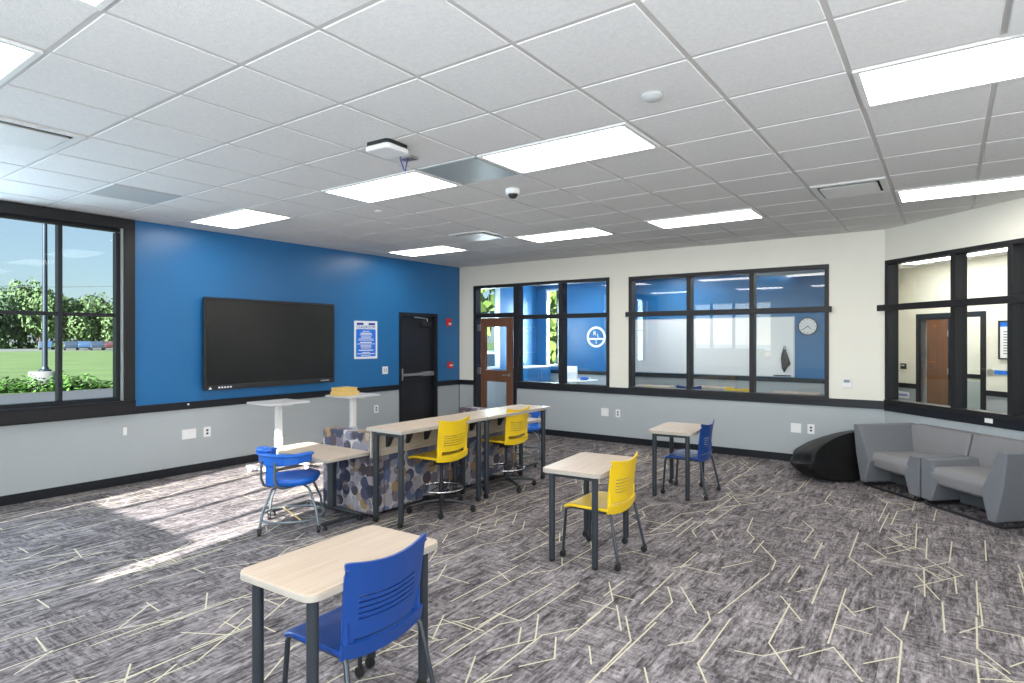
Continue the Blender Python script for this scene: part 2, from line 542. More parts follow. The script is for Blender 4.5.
# floor: carpet with the pale angular yarn lines cut into the same mesh
def floor():
    random.seed(11)
    X0, X1, Y0, Y1 = -1.2, 14.0, -9.8, 4.6
    V = [Vector((X0, Y0)), Vector((X1, Y0)), Vector((X1, Y1)), Vector((X0, Y1))]
    faces = [[0, 1, 2, 3]]
    def seg(a, b, w=.0046):
        d = (b - a).normalized(); n = Vector((-d.y, d.x)) * w
        a2 = a - d * w; b2 = b + d * w
        i = len(V)
        V.extend([a2 - n, b2 - n, b2 + n, a2 + n]); faces.append([i, i + 1, i + 2, i + 3])
    def inside(p): return .02 < p.x < 9.4 and -8.7 < p.y < -.03 and p.y < -(p.x - XR) * 1.0 - .02
    # yarn lines that can be read off in the nearest part of the floor
    fixed = [[(6.83, -3.88), (6.85, -4.68)], [(6.99, -4.3), (7.01, -5.17)], [(6.74, -4.76), (6.75, -5.35), (6.91, -5.61)], [(6.5, -5.18), (6.51, -5.78), (6.6, -5.93)], [(6.52, -4.32), (6.42, -5.15)], [(7.34, -4.46), (7.33, -4.75)], [(7.24, -4.77), (7.33, -4.91), (7.34, -5.4)], [(7.69, -3.65), (7.68, -4.27)], [(7.67, -4.32), (7.66, -4.77), (7.78, -4.98)], [(7.04, -5.2), (7.2, -5.48)], [(7.04, -5.2), (6.91, -5.41)], [(6.63, -5.54), (6.76, -5.51), (6.91, -5.29)], [(6.03, -4.95), (6.14, -5.16), (6.14, -5.58)], [(6.1, -4.9), (6.31, -5.22)], [(6.36, -5.16), (6.41, -5.27), (6.41, -5.57), (6.32, -5.69)], [(7.19, -5.29), (7.33, -5.11)], [(7.01, -4.9), (7.19, -4.92)], [(7.35, -3.73), (7.49, -4.15)], [(6.31, -3.71), (6.5, -4.03), (6.52, -4.24)], [(6.08, -2.99), (6.14, -3.42), (6.24, -3.59), (6.24, -3.75)], [(2.75, -7.6), (2.86, -6.56)], [(2.88, -7.45), (3.08, -7.45)], [(3.47, -7.63), (3.69, -7.65)], [(3.49, -7.07), (3.67, -7.08)], [(3.73, -7.33), (3.54, -7.08)], [(3.36, -7.76), (3.38, -7.37)], [(2.0, -6.95), (2.26, -6.99)], [(3.82, -7.49), (3.8, -7.01)], [(3.83, -7.82), (3.71, -7.63)], [(1.61, -7.19), (1.8, -7.19)]]
    for l in fixed:
        for a, b in zip(l, l[1:]): seg(Vector(a), Vector(b))
    # the rest of the pattern: long runs across the room, 60 degree bends and short cross ticks
    def clear(p): return not (5.6 < p.x < 7.6 and -6.6 < p.y < -4.2 and any((Vector(q) - p).length < .10 for l in fixed for q in l))
    def go(p, a, l):
        e = p + Vector((math.cos(R(a)), math.sin(R(a)))) * l
        if inside(p) and inside(e) and clear(p) and clear(e): seg(p, e)
        return e
    for k in range(430):
        p = Vector((random.uniform(.1, 9.2), random.uniform(-8.6, -.1)))
        a = random.choice((90, 90, 90, 270, 60, 120))
        for s in range(random.choice((1, 1, 2, 2, 3))):
            run = a in (90, 270)
            l = random.uniform(.3, .85) if run else random.uniform(.15, .36)
            e = go(p, a + random.uniform(-2, 2), l)
            if random.random() < .35:
                f = p.lerp(e, random.uniform(.2, .9))
                go(f, random.choice((0, 180, a + 60, a - 60)), random.uniform(.12, .3))
            p = e
            a = a + random.choice((-30, 30)) if run else random.choice((90, 90, 60, 120)) + (180 if a > 180 else 0)
    r = delaunay_2d_cdt(V, [], faces, 0, 1e-5)
    me = bpy.data.meshes.new('floor')
    me.from_pydata([(p.x, p.y, 0) for p in r[0]], [], [tuple(f) for f in r[2]])
    me.materials.append(M['carpet']); me.materials.append(M['carpet_line'])
    me.polygons.foreach_set('material_index', [1 if any(x > 0 for x in of) else 0 for of in r[5]])
    me.update()
    o = bpy.data.objects.new('floor', me); COL.objects.link(o); o['kind'] = 'structure'
floor()

# baseboards and chair rails
def strip(name, F, segs, n1, z0, z1, mat=M['trim'], n0=0.):
    mb = MB(F)
    for a, b in segs: mb.box(a, b, n0, n1, z0, z1)
    return mb.build(name, mat, kind='structure', smooth=0, bevel=.003, seg=1)
strip('baseboard_west', FW, [(-9.6, -1.567)], .012, 0, .10)
strip('baseboard_west.001', FW, [(-.625, 0)], .012, 0, .10)
strip('baseboard_north', FN, [(0, .356)], .012, 0, .10)
strip('baseboard_north.001', FN, [(1.33, XR)], .012, 0, .10)
strip('baseboard_northeast', FR, [(0, 4.1)], .012, 0, .10)
strip('trim_3', FW, [(-9.4, -1.567)], .022, .785, .872)
strip('trim_4', FW, [(-.625, 0)], .022, .785, .872)
strip('trim_5', FN, [(0, .356)], .022, .785, .872)
strip('trim_6', FN, [(1.33, XR - .005)], .026, .770, .872)
strip('trim_7', FR, [(0.01, 4.1)], .026, .755, .86)

# ------------------------------------------------------------------ outside window in the blue wall
def outside_window():
    s0, s1, z0, z1 = WIN_W
    mb = MB(FW)
    # flat casing on the room face
    mb.box(s0, s1, 0, .035, z1 - .075, CEIL - .005); mb.box(s1 - .11, s1, 0, .035, .86, z1 - .075); mb.box(s0, s1, 0, .05, .80, .93)
    root = mb.build('window_1', M['brownblack'], kind='structure', smooth=0, bevel=.004)
    mb = MB(FW); mb.box(s0, s1 - .06, -.2, .0, .93, .945); mb.box(s0, s1, 0, .06, .93, .948)
    mb.build('window_sill', M['trim'], root, smooth=0, bevel=.004)
    mb = MB(FW); mb.box(s1 - .115, s1 - .09, -.2, 0, .945, z1 - .07); mb.build('jamb', M['grey_panel'], root, smooth=0)
    mb = MB(FW)
    a, b = s0 + .05, s1 - .115
    mb.box(a, b, -.15, -.06, .945, .985); mb.box(a, b, -.15, -.06, z1 - .105, z1)
    mb.box(b - .045, b, -.15, -.06, .985, z1 - .115); mb.box(a, a + .045, -.15, -.06, .985, z1 - .115)
    mb.build('sash_frame', M['trim'], root, smooth=0, bevel=.004)
    y = -6.378
    while y > a + .2:
        mb = MB(FW); mb.box(y - .02, y + .02, -.15, -.06, .985, z1 - .105); mb.build('mullion', M['trim'], root, smooth=0, bevel=.003)
        y -= .6
    mb = MB(FW); mb.box(a + .04, b - .04, -.125, -.085, 1.885, 1.925); mb.build('muntin', M['trim'], root, smooth=0, bevel=.003)
    mb = MB(FW); mb.box(a + .02, b - .02, -.108, -.102, .96, z1 - .09); mb.build('glass_pane', M['glass_out'], root, smooth=0)
outside_window()

# ------------------------------------------------------------------ interior windows
def interior_window(name, F, s0, s1, muls, trans=(1.985, 2.06), over=(0, 0), head=.05, zb=.86, zt=2.61, skip_left=False):
    mb = MB(F)
    d0, d1 = -.13, .022
    mb.box(s0, s1, d0, d1, zt - head, zt)
    mb.box(s0, s1, d0, d1 + .012, zb - .02, zb + .035)
    mb.box(s0, s0 + .05, d0, d1, zb + .035, zt - head); mb.box(s1 - .05, s1, d0, d1, zb + .035, zt - head)
    root = mb.build(name, M['brownblack'], kind='structure', smooth=0, bevel=.004)
    for a, b in muls:
        mb = MB(F); mb.box(a, b, d0, d1, zb + .03, zt - head + .01); mb.build('mullion', M['brownblack'], root, smooth=0, bevel=.003)
    mb = MB(F); mb.box(s0 - over[0], s1 + over[1], d1 - .004, .062, *trans); mb.build('transom_band', M['brownblack'], root, smooth=0, bevel=.004)
    mb = MB(F); mb.box(s0 + .03, s1 - .03, d0 + .02, d1 - .01, trans[0] + .01, trans[1] - .01); mb.build('transom_bar', M['brownblack'], root, smooth=0)
    es = [s0 + .05] + [x for m in muls for x in m] + [s1 - .05]
    for i in range(0, len(es), 2):
        mb = MB(F); mb.box(es[i] - .008, es[i + 1] + .008, -.063, -.057, zb + .03, trans[0] + .02); mb.build('glass_pane', M['glass'], root, smooth=0)
        mb = MB(F); mb.box(es[i] - .008, es[i + 1] + .008, -.063, -.057, trans[1] - .02, zt - head + .008); mb.build('glass_pane', M['glass'], root, smooth=0)
    return root
interior_window('window_2', FN, WIN_1[0], WIN_1[1], [(2.20, 2.285)], zt=2.625, over=(-.06, 0))
interior_window('window_3', FN, WIN_2[0], WIN_2[1], [(4.40, 4.46), (5.29, 5.35)], over=(.035, .035))
interior_window('window_4', FR, WIN_R[0], WIN_R[1], [(.947, 1.008), (1.585, 1.64), (2.25, 2.31)], over=(.125, 0), zt=2.605)

# wooden door with its transom light
def wood_door():
    F = FN
    s0, s1 = DOOR_N[:2]
    mb = MB(F)
    mb.box(s0, s0 + .06, -.13, .022, 0, 2.625); mb.box(s1 - .06, s1, -.13, .022, 0, 2.625)
    mb.box(s0 + .06, s1 - .06, -.13, .022, 2.57, 2.625); mb.box(s0 + .06, s1 - .06, -.13, .022, 2.03, 2.11)
    root = mb.build('door_1', M['brownblack'], kind='structure', smooth=0, bevel=.004)
    mb = MB(F); mb.box(s0 + .06, s1 - .06, -.063, -.057, 2.11, 2.57); mb.build('glass_pane', M['glass'], root, smooth=0)
    # leaf, hinged on the left and standing a little open into the classroom
    hinge = V3(F, s0 + .15, -.012, 0)
    X = Matrix.Translation(hinge) @ Matrix.Rotation(R(-9), 4, 'Z')
    wd = .80
    lf = MB()
    def b(*a): lf.box(*a, X=X)
    b(0, .13, 0, .045, .012, 2.02); b(wd - .13, wd, 0, .045, .012, 2.02)
    b(.13, wd - .13, 0, .045, 1.86, 2.02); b(.13, wd - .13, 0, .045, .87, 1.08); b(.13, wd - .13, 0, .045, .012, .22)
    leaf = lf.build('door_leaf', M['door_wood'], root, w=True, smooth=0, bevel=.003)
    for z0, z1 in ((1.08, 1.86), (.22, .87)):
        g = MB(); g.box(.125, wd - .125, .019, .026, z0 - .005, z1 + .005, X=X); g.build('glass_pane', M['glass'], leaf, w=True, smooth=0)
    for z in (.25, 1.05, 1.85):
        g = MB(); g.box(-.085, .006, -.012, .02, z - .06, z + .06, X=X); g.build('hinge', M['steel'], leaf, w=True, smooth=0)
    g = MB()
    g.lathe([(.026, 0), (.026, .012), (.012, .014), (.012, .05)], n=14, X=X @ Matrix.Translation((wd - .06, 0, 1.0)) @ Matrix.Rotation(R(90), 4, 'X'))
    g.tube([X @ Vector(p) for p in ((wd - .06, -.05, 1.0), (wd - .10, -.053, 1.0), (wd - .18, -.05, 1.0))], .010, 8)
    g.build('door_handle', M['steel'], leaf, w=True)
wood_door()

# black exit door in the blue wall
def black_door():
    F = FW
    a, b, _, zt = DOOR_W
    mb = MB(F)
    mb.box(a, a + .05, -.16, .02, 0, zt); mb.box(b - .05, b, -.16, .02, 0, zt); mb.box(a + .05, b - .05, -.16, .02, zt - .05, zt)
    root = mb.build('door_2', M['trim'], kind='structure', smooth=0, bevel=.003)
    mb = MB(F); mb.box(a + .053, b - .053, -.11, -.065, .01, zt - .053)
    leaf = mb.build('door_leaf', M['door_black'], root, smooth=0)
    mb = MB(F); mb.box(a + .10, b - .09, -.03, .008, 1.0, 1.045); mb.box(a + .10, a + .14, -.065, -.03, 1.0, 1.045); mb.box(b - .13, b - .09, -.065, -.03, 1.0, 1.045)
    pb = mb.build('push_bar', M['steel'], leaf, smooth=0, bevel=.006)
    mb = MB(F); mb.box(b - .37, b - .09, -.062, .016, .985, 1.06); mb.build('bar_housing', M['steel'], leaf, smooth=0, bevel=.006)
    mb = MB(F); mb.box(a + .07, a + .12, -.065, -.02, .93, 1.13); mb.build('latch_case', M['steel'], leaf, smooth=0, bevel=.005)
    mb = MB(F); mb.box(b - .37, b - .11, -.065, -.008, 1.86, 1.94)
    cl = mb.build('door_closer', M['black_plastic'], leaf, smooth=0, bevel=.006)
    mb = MB(F); mb.tube([(b - .22, -.03, 1.95), (b - .22, -.03, 2.0), (b - .55, -.02, 2.02)], .009, 8); mb.build('closer_arm', M['steel'], cl)
black_door()

# ------------------------------------------------------------------ ceiling fittings
def gx(k): return k * TILE - .190
def gy(k): return k * TILE + .1636
LROWS = {-14: 'nearest row', -9: 'middle row', -4: 'far row'}
def light(i, j, label):
    x0, y0 = gx(i), gy(j)
    t = thing('ceiling_light', label, 'ceiling light', (x0 + TILE, y0 + TILE / 2, CEIL), group='recessed ceiling panel lights')
    a, b = TILE - .014, TILE / 2 - .014
    mb = MB()
    for (p, q_, r_, s_) in ((-a, a, -b, -b + .028), (-a, a, b - .028, b), (-a, -a + .03, -b + .028, b - .028), (a - .03, a, -b + .028, b - .028)):
        mb.box(p, q_, r_, s_, -.010, -.0005)
    mb.build('frame', M['white_metal'], t, smooth=0)
    mb = MB(); mb.box(-a + .03, a - .03, -b + .028, b - .028, -.007, -.001); mb.build('diffuser', M['lens'], t, smooth=0)
for i, j, lb in (
    (5, -14, 'white light panel cut off by the upper left edge of the view'),
    (8, -14, 'white light panel showing only a sliver at the top left of the ceiling'),
    (1, -9, 'bright ceiling panel nearest the tall outside window, above the wall screen'),
    (5, -9, 'bright ceiling panel beside the grey square panel and white access point'),
    (8, -9, 'large bright ceiling panel just right of the pale square metal panel'),
    (12, -9, 'largest bright ceiling panel at the upper right beside the slatted grille'),
    (1, -4, 'small far ceiling panel closest to the corner above the black door'),
    (5, -4, 'far bright ceiling panel above the wooden door and round logo window'),
    (8, -4, 'far bright ceiling panel above the wide classroom window'),
    (12, -4, 'bright ceiling panel at the right above the diagonal corridor window'),
    (12, -14, 'ceiling panel behind the viewpoint on the right'),
    (1, -14, 'ceiling panel behind the viewpoint near the outside window')):
    light(i, j, lb)

def diffuser(i, j, label):
    x0, y0 = gx(i), gy(j)
    t = thing('air_diffuser', label, 'air vent', (x0 + TILE / 2, y0 + TILE / 2, CEIL), group='square ceiling air diffusers')
    h = TILE / 2 - .016
    mb = MB()
    for a, z in ((h, -.012),):
        for s in ((-h, h, -h, -h + .05), (-h, h, h - .05, h), (-h, -h + .05, -h + .05, h - .05), (h - .05, h, -h + .05, h - .05)):
            mb.box(*s, z, -.0005)
    mb.build('frame', M['white_metal'], t, smooth=0, bevel=.003)
    mb = MB(); mb.box(-h + .05, h - .05, -h + .05, h - .05, -.004, -.001); mb.build('duct', M['dark_void'], t, smooth=0)
    g = h - .085
    mb = MB(); mb.loft([[(-g, -g, -.006), (g, -g, -.006), (g, g, -.006), (-g, g, -.006)], [(-g - .02, -g - .02, -.022), (g + .02, -g - .02, -.022), (g + .02, g + .02, -.022), (-g - .02, g + .02, -.022)], [(-g, -g, -.026), (g, -g, -.026), (g, g, -.026), (-g, g, -.026)]])
    mb.build('plaque', M['white_metal'], t, smooth=0)
diffuser(4, -13, 'white air diffuser at the left edge of the ceiling near the tall window')
diffuser(4, -5, 'small far air diffuser between the two far left light panels')
diffuser(11, -5, 'air diffuser on the right of the ceiling in front of the diagonal wall')
def flat_panel(i, j, mat, label, name='ceiling_panel'):
    mb = MB(); a = .012; mb.box(gx(i) + a + .01, gx(i + 1) - a - .01, gy(j) + a + .01, gy(j + 1) - a - .01, CEIL - .006, CEIL - .0005)
    tag(mb.build(name, mat, smooth=0, bevel=.002), label, 'ceiling panel')
flat_panel(2, -11, M['grey_panel'], 'smooth grey square panel in the ceiling near the tall outside window')
flat_panel(7, -9, M['mirror_panel'], 'pale blue-grey square metal panel between two ceiling lights')
# return grille
t = thing('return_grille', 'slatted return air grille at the top right corner of the ceiling', 'air vent', (gx(13) + TILE / 2, gy(-10) + TILE / 2, CEIL))
h = TILE / 2 - .016
mb = MB()
for s in ((-h, h, -h, -h + .06), (-h, h, h - .06, h), (-h, -h + .06, -h + .06, h - .06), (h - .06, h, -h + .06, h - .06)): mb.box(*s, -.012, -.0005)
mb.build('frame', M['white_metal'], t, smooth=0)
mb = MB(); mb.box(-h + .06, h - .06, -h + .06, h - .06, -.003, -.001); mb.build('duct', M['dark_void'], t, smooth=0)
for k in range(9):
    y = -h + .09 + k * (2 * h - .18) / 8
    mb = MB(); mb.box(-h + .06, h - .06, y - .018, y + .018, -.011, -.008); mb.build('slat', M['white_metal'], t, smooth=0)
# access point with cable
t = thing('access_point', 'white rounded access point box hanging under a black plate with a blue cable', 'access point', (4.36, -5.88, CEIL))
X = Matrix.Rotation(R(3), 4, 'Z') @ Matrix.Diagonal((.76, .76, .85, 1))
mb = MB(); mb.prism(rrect(-.14, .14, -.14, .14, .04), -.03, -.0005, X=X); mb.build('mounting_plate', M['black_plastic'], t)
mb = MB(); mb.prism(rrect(-.15, .15, -.15, .15, .05), -.075, -.03, X=X); mb.build('cover', M['plastic_white'], t, bevel=.015, seg=3)
mb = MB(); mb.box(-.16, -.04, .27, .35, -.015, -.0005); jb = mb.build('junction_plate', M['steel'], t, smooth=0)
mb = MB()
mb.tube([(.02, .10, -.045), (-.01, .14, -.08), (-.04, .20, -.125), (-.05, .225, -.128), (-.07, .25, -.09), (-.09, .29, -.012)], .005, 8)
mb.build('cable', M['cable_blue'], t)
# dome camera, smoke detector, sprinkler plate
t = thing('dome_camera', 'small white ceiling camera with a dark dome beside the middle light panel', 'camera', (4.33, -4.33, CEIL))
mb = MB(); mb.lathe([(.066, .001), (.068, -.03), (.06, -.042), (.045, -.044)], n=24); mb.build('housing', M['plastic_white'], t)
mb = MB(); mb.lathe([(.044, -.043), (.04, -.062), (.028, -.078), (.004, -.085)], n=20); mb.build('dome', M['black_plastic'], t)
t = thing('smoke_detector', 'round white smoke detector on a tile at the upper middle of the ceiling', 'smoke detector', (6.20, -5.62, CEIL))
mb = MB(); mb.lathe([(.058, -.0005), (.06, -.012), (.048, -.026), (.018, -.034), (.004, -.035)], n=24); mb.build('housing', M['grey_panel'], t)
mb = MB(); mb.lathe([(.050, -.0235), (.052, -.021), (.052, -.018), (.050, -.017)], n=24); mb.build('vent_ring', M['grey_panel'], t)
mb = MB(); mb.lathe([(.042, .001), (.044, -.008), (.03, -.012), (.003, -.013)], (2.63, -4.40, CEIL), n=20)
tag(mb.build('sprinkler_cover', M['plastic_white']), 'small round white sprinkler cover plate on a far left tile', 'sprinkler')

# ------------------------------------------------------------------ things on the walls
def plate(F, s, z, w, h, name, label, cat, kind, off=-0.001):
    c = V3(F, s, 0, z)
    t = thing(name, label, cat, c)
    mb = MB(F); mb.box(s - w / 2, s + w / 2, off, off + .007, z - h / 2, z + h / 2)
    mb.build('face_plate', M['plastic_white'], t, w=True, smooth=0, bevel=.002)
    if kind == 'outlet':
        for dz in (-.02, .02):
            mb = MB(F); mb.prism(rrect(s - .014, s + .014, -.012, .012, .006, 3), 0, .003, X=Matrix.Translation((0, off + .008, z + dz)) @ Matrix(((1, 0, 0, 0), (0, 0, 1, 0), (0, 1, 0, 0), (0, 0, 0, 1))))
            mb.build('socket', M['grey_gap'], t, w=True, smooth=0)
    if kind == 'switch':
        for ds in (-.022, .022):
            mb = MB(F); mb.box(s + ds - .009, s + ds + .009, off + .006, off + .011, z - .03, z + .03); mb.build('rocker', M['grey_panel'], t, w=True, smooth=0)
    if kind == 'blank':
        for ds in (-.03, .03):
            mb = MB(F); mb.box(s + ds - .017, s + ds + .017, off + .006, off + .009, z - .014, z + .014); mb.build('jack', M['poster_white'], t, w=True, smooth=0)
    return t
plate(FW, -5.07, .478, .17, .12, 'data_plate', 'wide white data plate on the grey wall below the left end of the screen', 'wall plate', 'blank')
plate(FW, -4.848, .478, .09, .125, 'power_outlet', 'white power outlet right of the data plate under the wall screen', 'outlet', 'outlet')
plate(FW, -2.076, .505, .10, .125, 'power_outlet', 'white power outlet low on the grey wall left of the black door', 'outlet', 'outlet')
plate(FW, -1.881, 1.125, .12, .125, 'light_switch', 'double light switch on the blue wall below the poster', 'switch', 'switch')
plate(FN, 3.06, .468, .13, .125, 'data_plate', 'square white data plate on the far wall behind the small blue-chair desk', 'wall plate', 'blank')
plate(FN, 3.289, .462, .08, .125, 'power_outlet', 'white power outlet on the far wall between the standing tables and the blue-chair desk', 'outlet', 'outlet')
plate(FN, 5.886, .452, .13, .125, 'data_plate', 'square white data plate on the wall left of the black bean bag', 'wall plate', 'blank')
plate(FN, 6.068, .453, .085, .125, 'power_outlet', 'white power outlet on the wall just above the black bean bag', 'outlet', 'outlet')
plate(FR, 1.40, .812, .085, .045, 'label_plate', 'small white plate on the black rail above the grey lounge seats', 'wall plate', 'none', .027)
mb = MB(FW); mb.prism(rrect(-.02, .02, -.045, .045, .012, 4), 0, .02, X=Matrix.Translation((-5.79, .001, .60)) @ Matrix(((1, 0, 0, 0), (0, 0, 1, 0), (0, 1, 0, 0), (0, 0, 0, 1))))
tag(mb.build('wall_sensor', M['plastic_white'], bevel=.003), 'small white oblong sensor on the grey wall under the tall window', 'sensor')
mb = MB(FW); mb.ball((-5.094, .032, .845), .014)
tag(mb.build('hook', M['plastic_white']), 'tiny white hook on the black rail below the wall screen', 'hook')
t = thing('thermostat', 'white thermostat with grey display on the cream wall right of the wide window', 'thermostat', V3(FN, 6.486, 0, 1.0))
mb = MB(FN); mb.box(6.486 - .055, 6.486 + .055, .001, .022, 1.02, 1.135); mb.build('case', M['plastic_white'], t, w=True, smooth=0, bevel=.005)
mb = MB(FN); mb.box(6.486 - .035, 6.486 + .035, .021, .024, 1.085, 1.12); mb.build('display', M['tube_grey'], t, w=True, smooth=0)
# fire alarm strobe and pull station
t = thing('fire_strobe', 'red fire alarm strobe high on the blue wall beside the black door', 'fire alarm', V3(FW, -.32, 0, 1.88))
mb = MB(FW); mb.box(-.385, -.255, -.002, .035, 1.88, 2.02); mb.build('case', M['red'], t, w=True, smooth=0, bevel=.006)
mb = MB(FW); mb.box(-.345, -.295, .034, .055, 1.90, 1.94); mb.build('strobe_lens', M['plastic_white'], t, w=True, smooth=0, bevel=.004)
t = thing('pull_station', 'red fire alarm pull station below the strobe on the blue wall', 'fire alarm', V3(FW, -.284, 0, 1.09))
mb = MB(FW); mb.box(-.345, -.225, -.002, .04, 1.10, 1.215); mb.build('case', M['red'], t, w=True, smooth=0, bevel=.006)
mb = MB(FW); mb.box(-.325, -.245, .039, .052, 1.14, 1.165); mb.build('pull_handle', M['plastic_white'], t, w=True, smooth=0, bevel=.003)

# wall screen
def tv():
    y0, y1, z0, z1 = -4.938, -2.98, .999, 2.158
    t = thing('wall_screen', 'large black interactive flat screen mounted on the blue wall', 'screen', V3(FW, (y0 + y1) / 2, 0, z0))
    mb = MB(FW); mb.box(y0 + .25, y1 - .25, .001, .035, z0 + .2, z1 - .2); mb.build('mount', M['black_metal'], t, w=True, smooth=0)
    mb = MB(FW); mb.box(y0 + .01, y1 - .01, .035, .09, z0 + .02, z1 - .01); mb.build('back_case', M['black_plastic'], t, w=True, smooth=0, bevel=.01)
    mb = MB(FW)
    for b in ((y0, y1, z1 - .03, z1), (y0, y1, z0, z0 + .065), (y0, y0 + .03, z0 + .065, z1 - .03), (y1 - .03, y1, z0 + .065, z1 - .03)):
        mb.box(b[0], b[1], .08, .105, b[2], b[3])
    bz = mb.build('bezel', M['bezel'], t, w=True, smooth=0, bevel=.003)
    mb = MB(FW); mb.box(y0 + .03, y1 - .03, .085, .097, z0 + .065, z1 - .03); mb.build('display', M['screen'], t, w=True, smooth=0)
    mb = MB(FW); mb.prism([(-.022, -.018), (.022, -.018), (0, .018)], 0, .002, X=Matrix.Translation((y0 + .075, .1055, z0 + .03)) @ Matrix(((1, 0, 0, 0), (0, 0, 1, 0), (0, 1, 0, 0), (0, 0, 0, 1)))); mb.build('logo', M['poster_white'], bz, w=True, smooth=0)
    for k in range(5):
        mb = MB(FW); s = y0 + .19 + k * .038; mb.box(s - .012, s + .012, .1055, .1075, z0 + .022, z0 + .040); mb.build('button', M['poster_white'], bz, w=True, smooth=0)
    mb = MB(FW); mb.box(y1 - .25, y1 - .1, .1055, .108, z0 + .025, z0 + .045); mb.build('port_cover', M['steel'], bz, w=True, smooth=0)
tv()
# poster
def poster():
    y0, y1, z0, z1 = -2.526, -2.054, 1.325, 1.926
    t = thing('poster', 'blue classroom poster with white lettering and pale border on the blue wall', 'poster', V3(FW, (y0 + y1) / 2, 0, z0))
    mb = MB(FW); mb.box(y0, y1, -.001, .006, z0, z1); mb.build('sheet', M['poster_white'], t, w=True, smooth=0)
    w = (y1 - y0)
    mb = MB(FW); mb.prism(rrect(y0 + .035, y1 - .035, z0 + .035, z1 - .13, .02), 0, .0012, X=Matrix.Translation((0, .0062, 0)) @ Matrix(((1, 0, 0, 0), (0, 0, 1, 0), (0, 1, 0, 0), (0, 0, 0, 1)))); mb.build('blue_field', M['poster_blue'], t, w=True, smooth=0)
    for a, b in ((.05, .185), (.29, .425)):
        mb = MB(FW); mb.box(y0 + a, y0 + b, .0062, .0074, z1 - .065, z1 - .03); mb.build('header_block', M['poster_navy'], t, w=True, smooth=0)
    def tx(s, size, z, mat, nm='lettering'):
        X = V3(FW, (y0 + y1) / 2, .0078, z)
        m = Matrix.Translation(X) @ Matrix(((0, 0, 1, 0), (1, 0, 0, 0), (0, 1, 0, 0), (0, 0, 0, 1)))
        text_mesh(s, size, nm, mat, t, m, extrude=.0004)
    tx('CLASSROOM', .066, z1 - .098, M['poster_navy'], 'title')
    # the small print is too fine to read in the photo: plain rules stand for its lines
    zs = [(.165, .14), (.195, .22), (.218, .26), (.240, .22), (.262, .20), (.284, .30), (.305, .32), (.340, .24), (.365, .36), (.387, .22), (.409, .22), (.431, .20), (.465, .30), (.50, .16), (.52, .36), (.545, .20)]
    for dz, ww in zs:
        mb = MB(FW); c = (y0 + y1) / 2; th = .008 if dz in (.195, .340, .465) else .005
        mb.box(c - ww / 2, c + ww / 2, .0075, .0082, z1 - dz - th, z1 - dz + th); mb.build('text_line', M['poster_white'], t, w=True, smooth=0)
poster()

# ------------------------------------------------------------------ furniture
def caster(mb, x, y, z0=0., r=.024):
    mb.lathe([(r * .55, -.0135), (r, -.011), (r, -.003), (r * .8, -.001), (r * .8, .001), (r, .003), (r, .011), (r * .55, .0135)], n=14,
             X=Matrix.Translation((x, y, z0 + r)) @ Matrix.Rotation(R(90), 4, 'X'))
    mb.box(x - .012, x + .016, y - .016, y + .016, z0 + r, z0 + 2 * r + .004)
    mb.lathe([(.010, 0), (.010, .018)], (x + .008, y, z0 + 2 * r), n=10)

def make_desk(label, loc, rz, mx='maple'):
    t = thing('student_desk', label, 'desk', loc, rz, 'small student desks')
    W, D, H = .465, .75, .69
    mb = MB(); mb.prism(rrect(-W / 2, W / 2, -D / 2, D / 2, .05, 8), H - .006, H); mb.build('tabletop', M['maple'], t, bevel=.002, smooth=30)
    mb = MB(); mb.prism(rrect(-W / 2 - .001, W / 2 + .001, -D / 2 - .001, D / 2 + .001, .05, 8), H - .032, H - .006); mb.build('edge_band', M['edge'], t, bevel=.003, smooth=30)
    a, b = W / 2 - .062, D / 2 - .06
    for y in (-b, b):
        mb = MB(); mb.box(-a, a, y - .012, y + .012, H - .062, H - .032); mb.build('apron_rail', M['graphite'], t, smooth=0)
    for sx in (-1, 1):
        for sy in (-1, 1):
            glide = sy < 0
            z = .022 if glide else .055
            mb = MB(); mb.tube([(sx * a, sy * b, z), (sx * a, sy * b, H - .032)], .0235, 16); leg = mb.build('leg', M['graphite'], t)
            mb = MB()
            if glide: mb.lathe([(.019, 0), (.022, .004), (.022, .026), (.019, .03)], (sx * a, sy * b, 0), n=14)
            else: caster(mb, sx * a - .008, sy * b, 0, .025)
            mb.build('glide' if glide else 'caster', M['black_plastic'], leg)
    return t

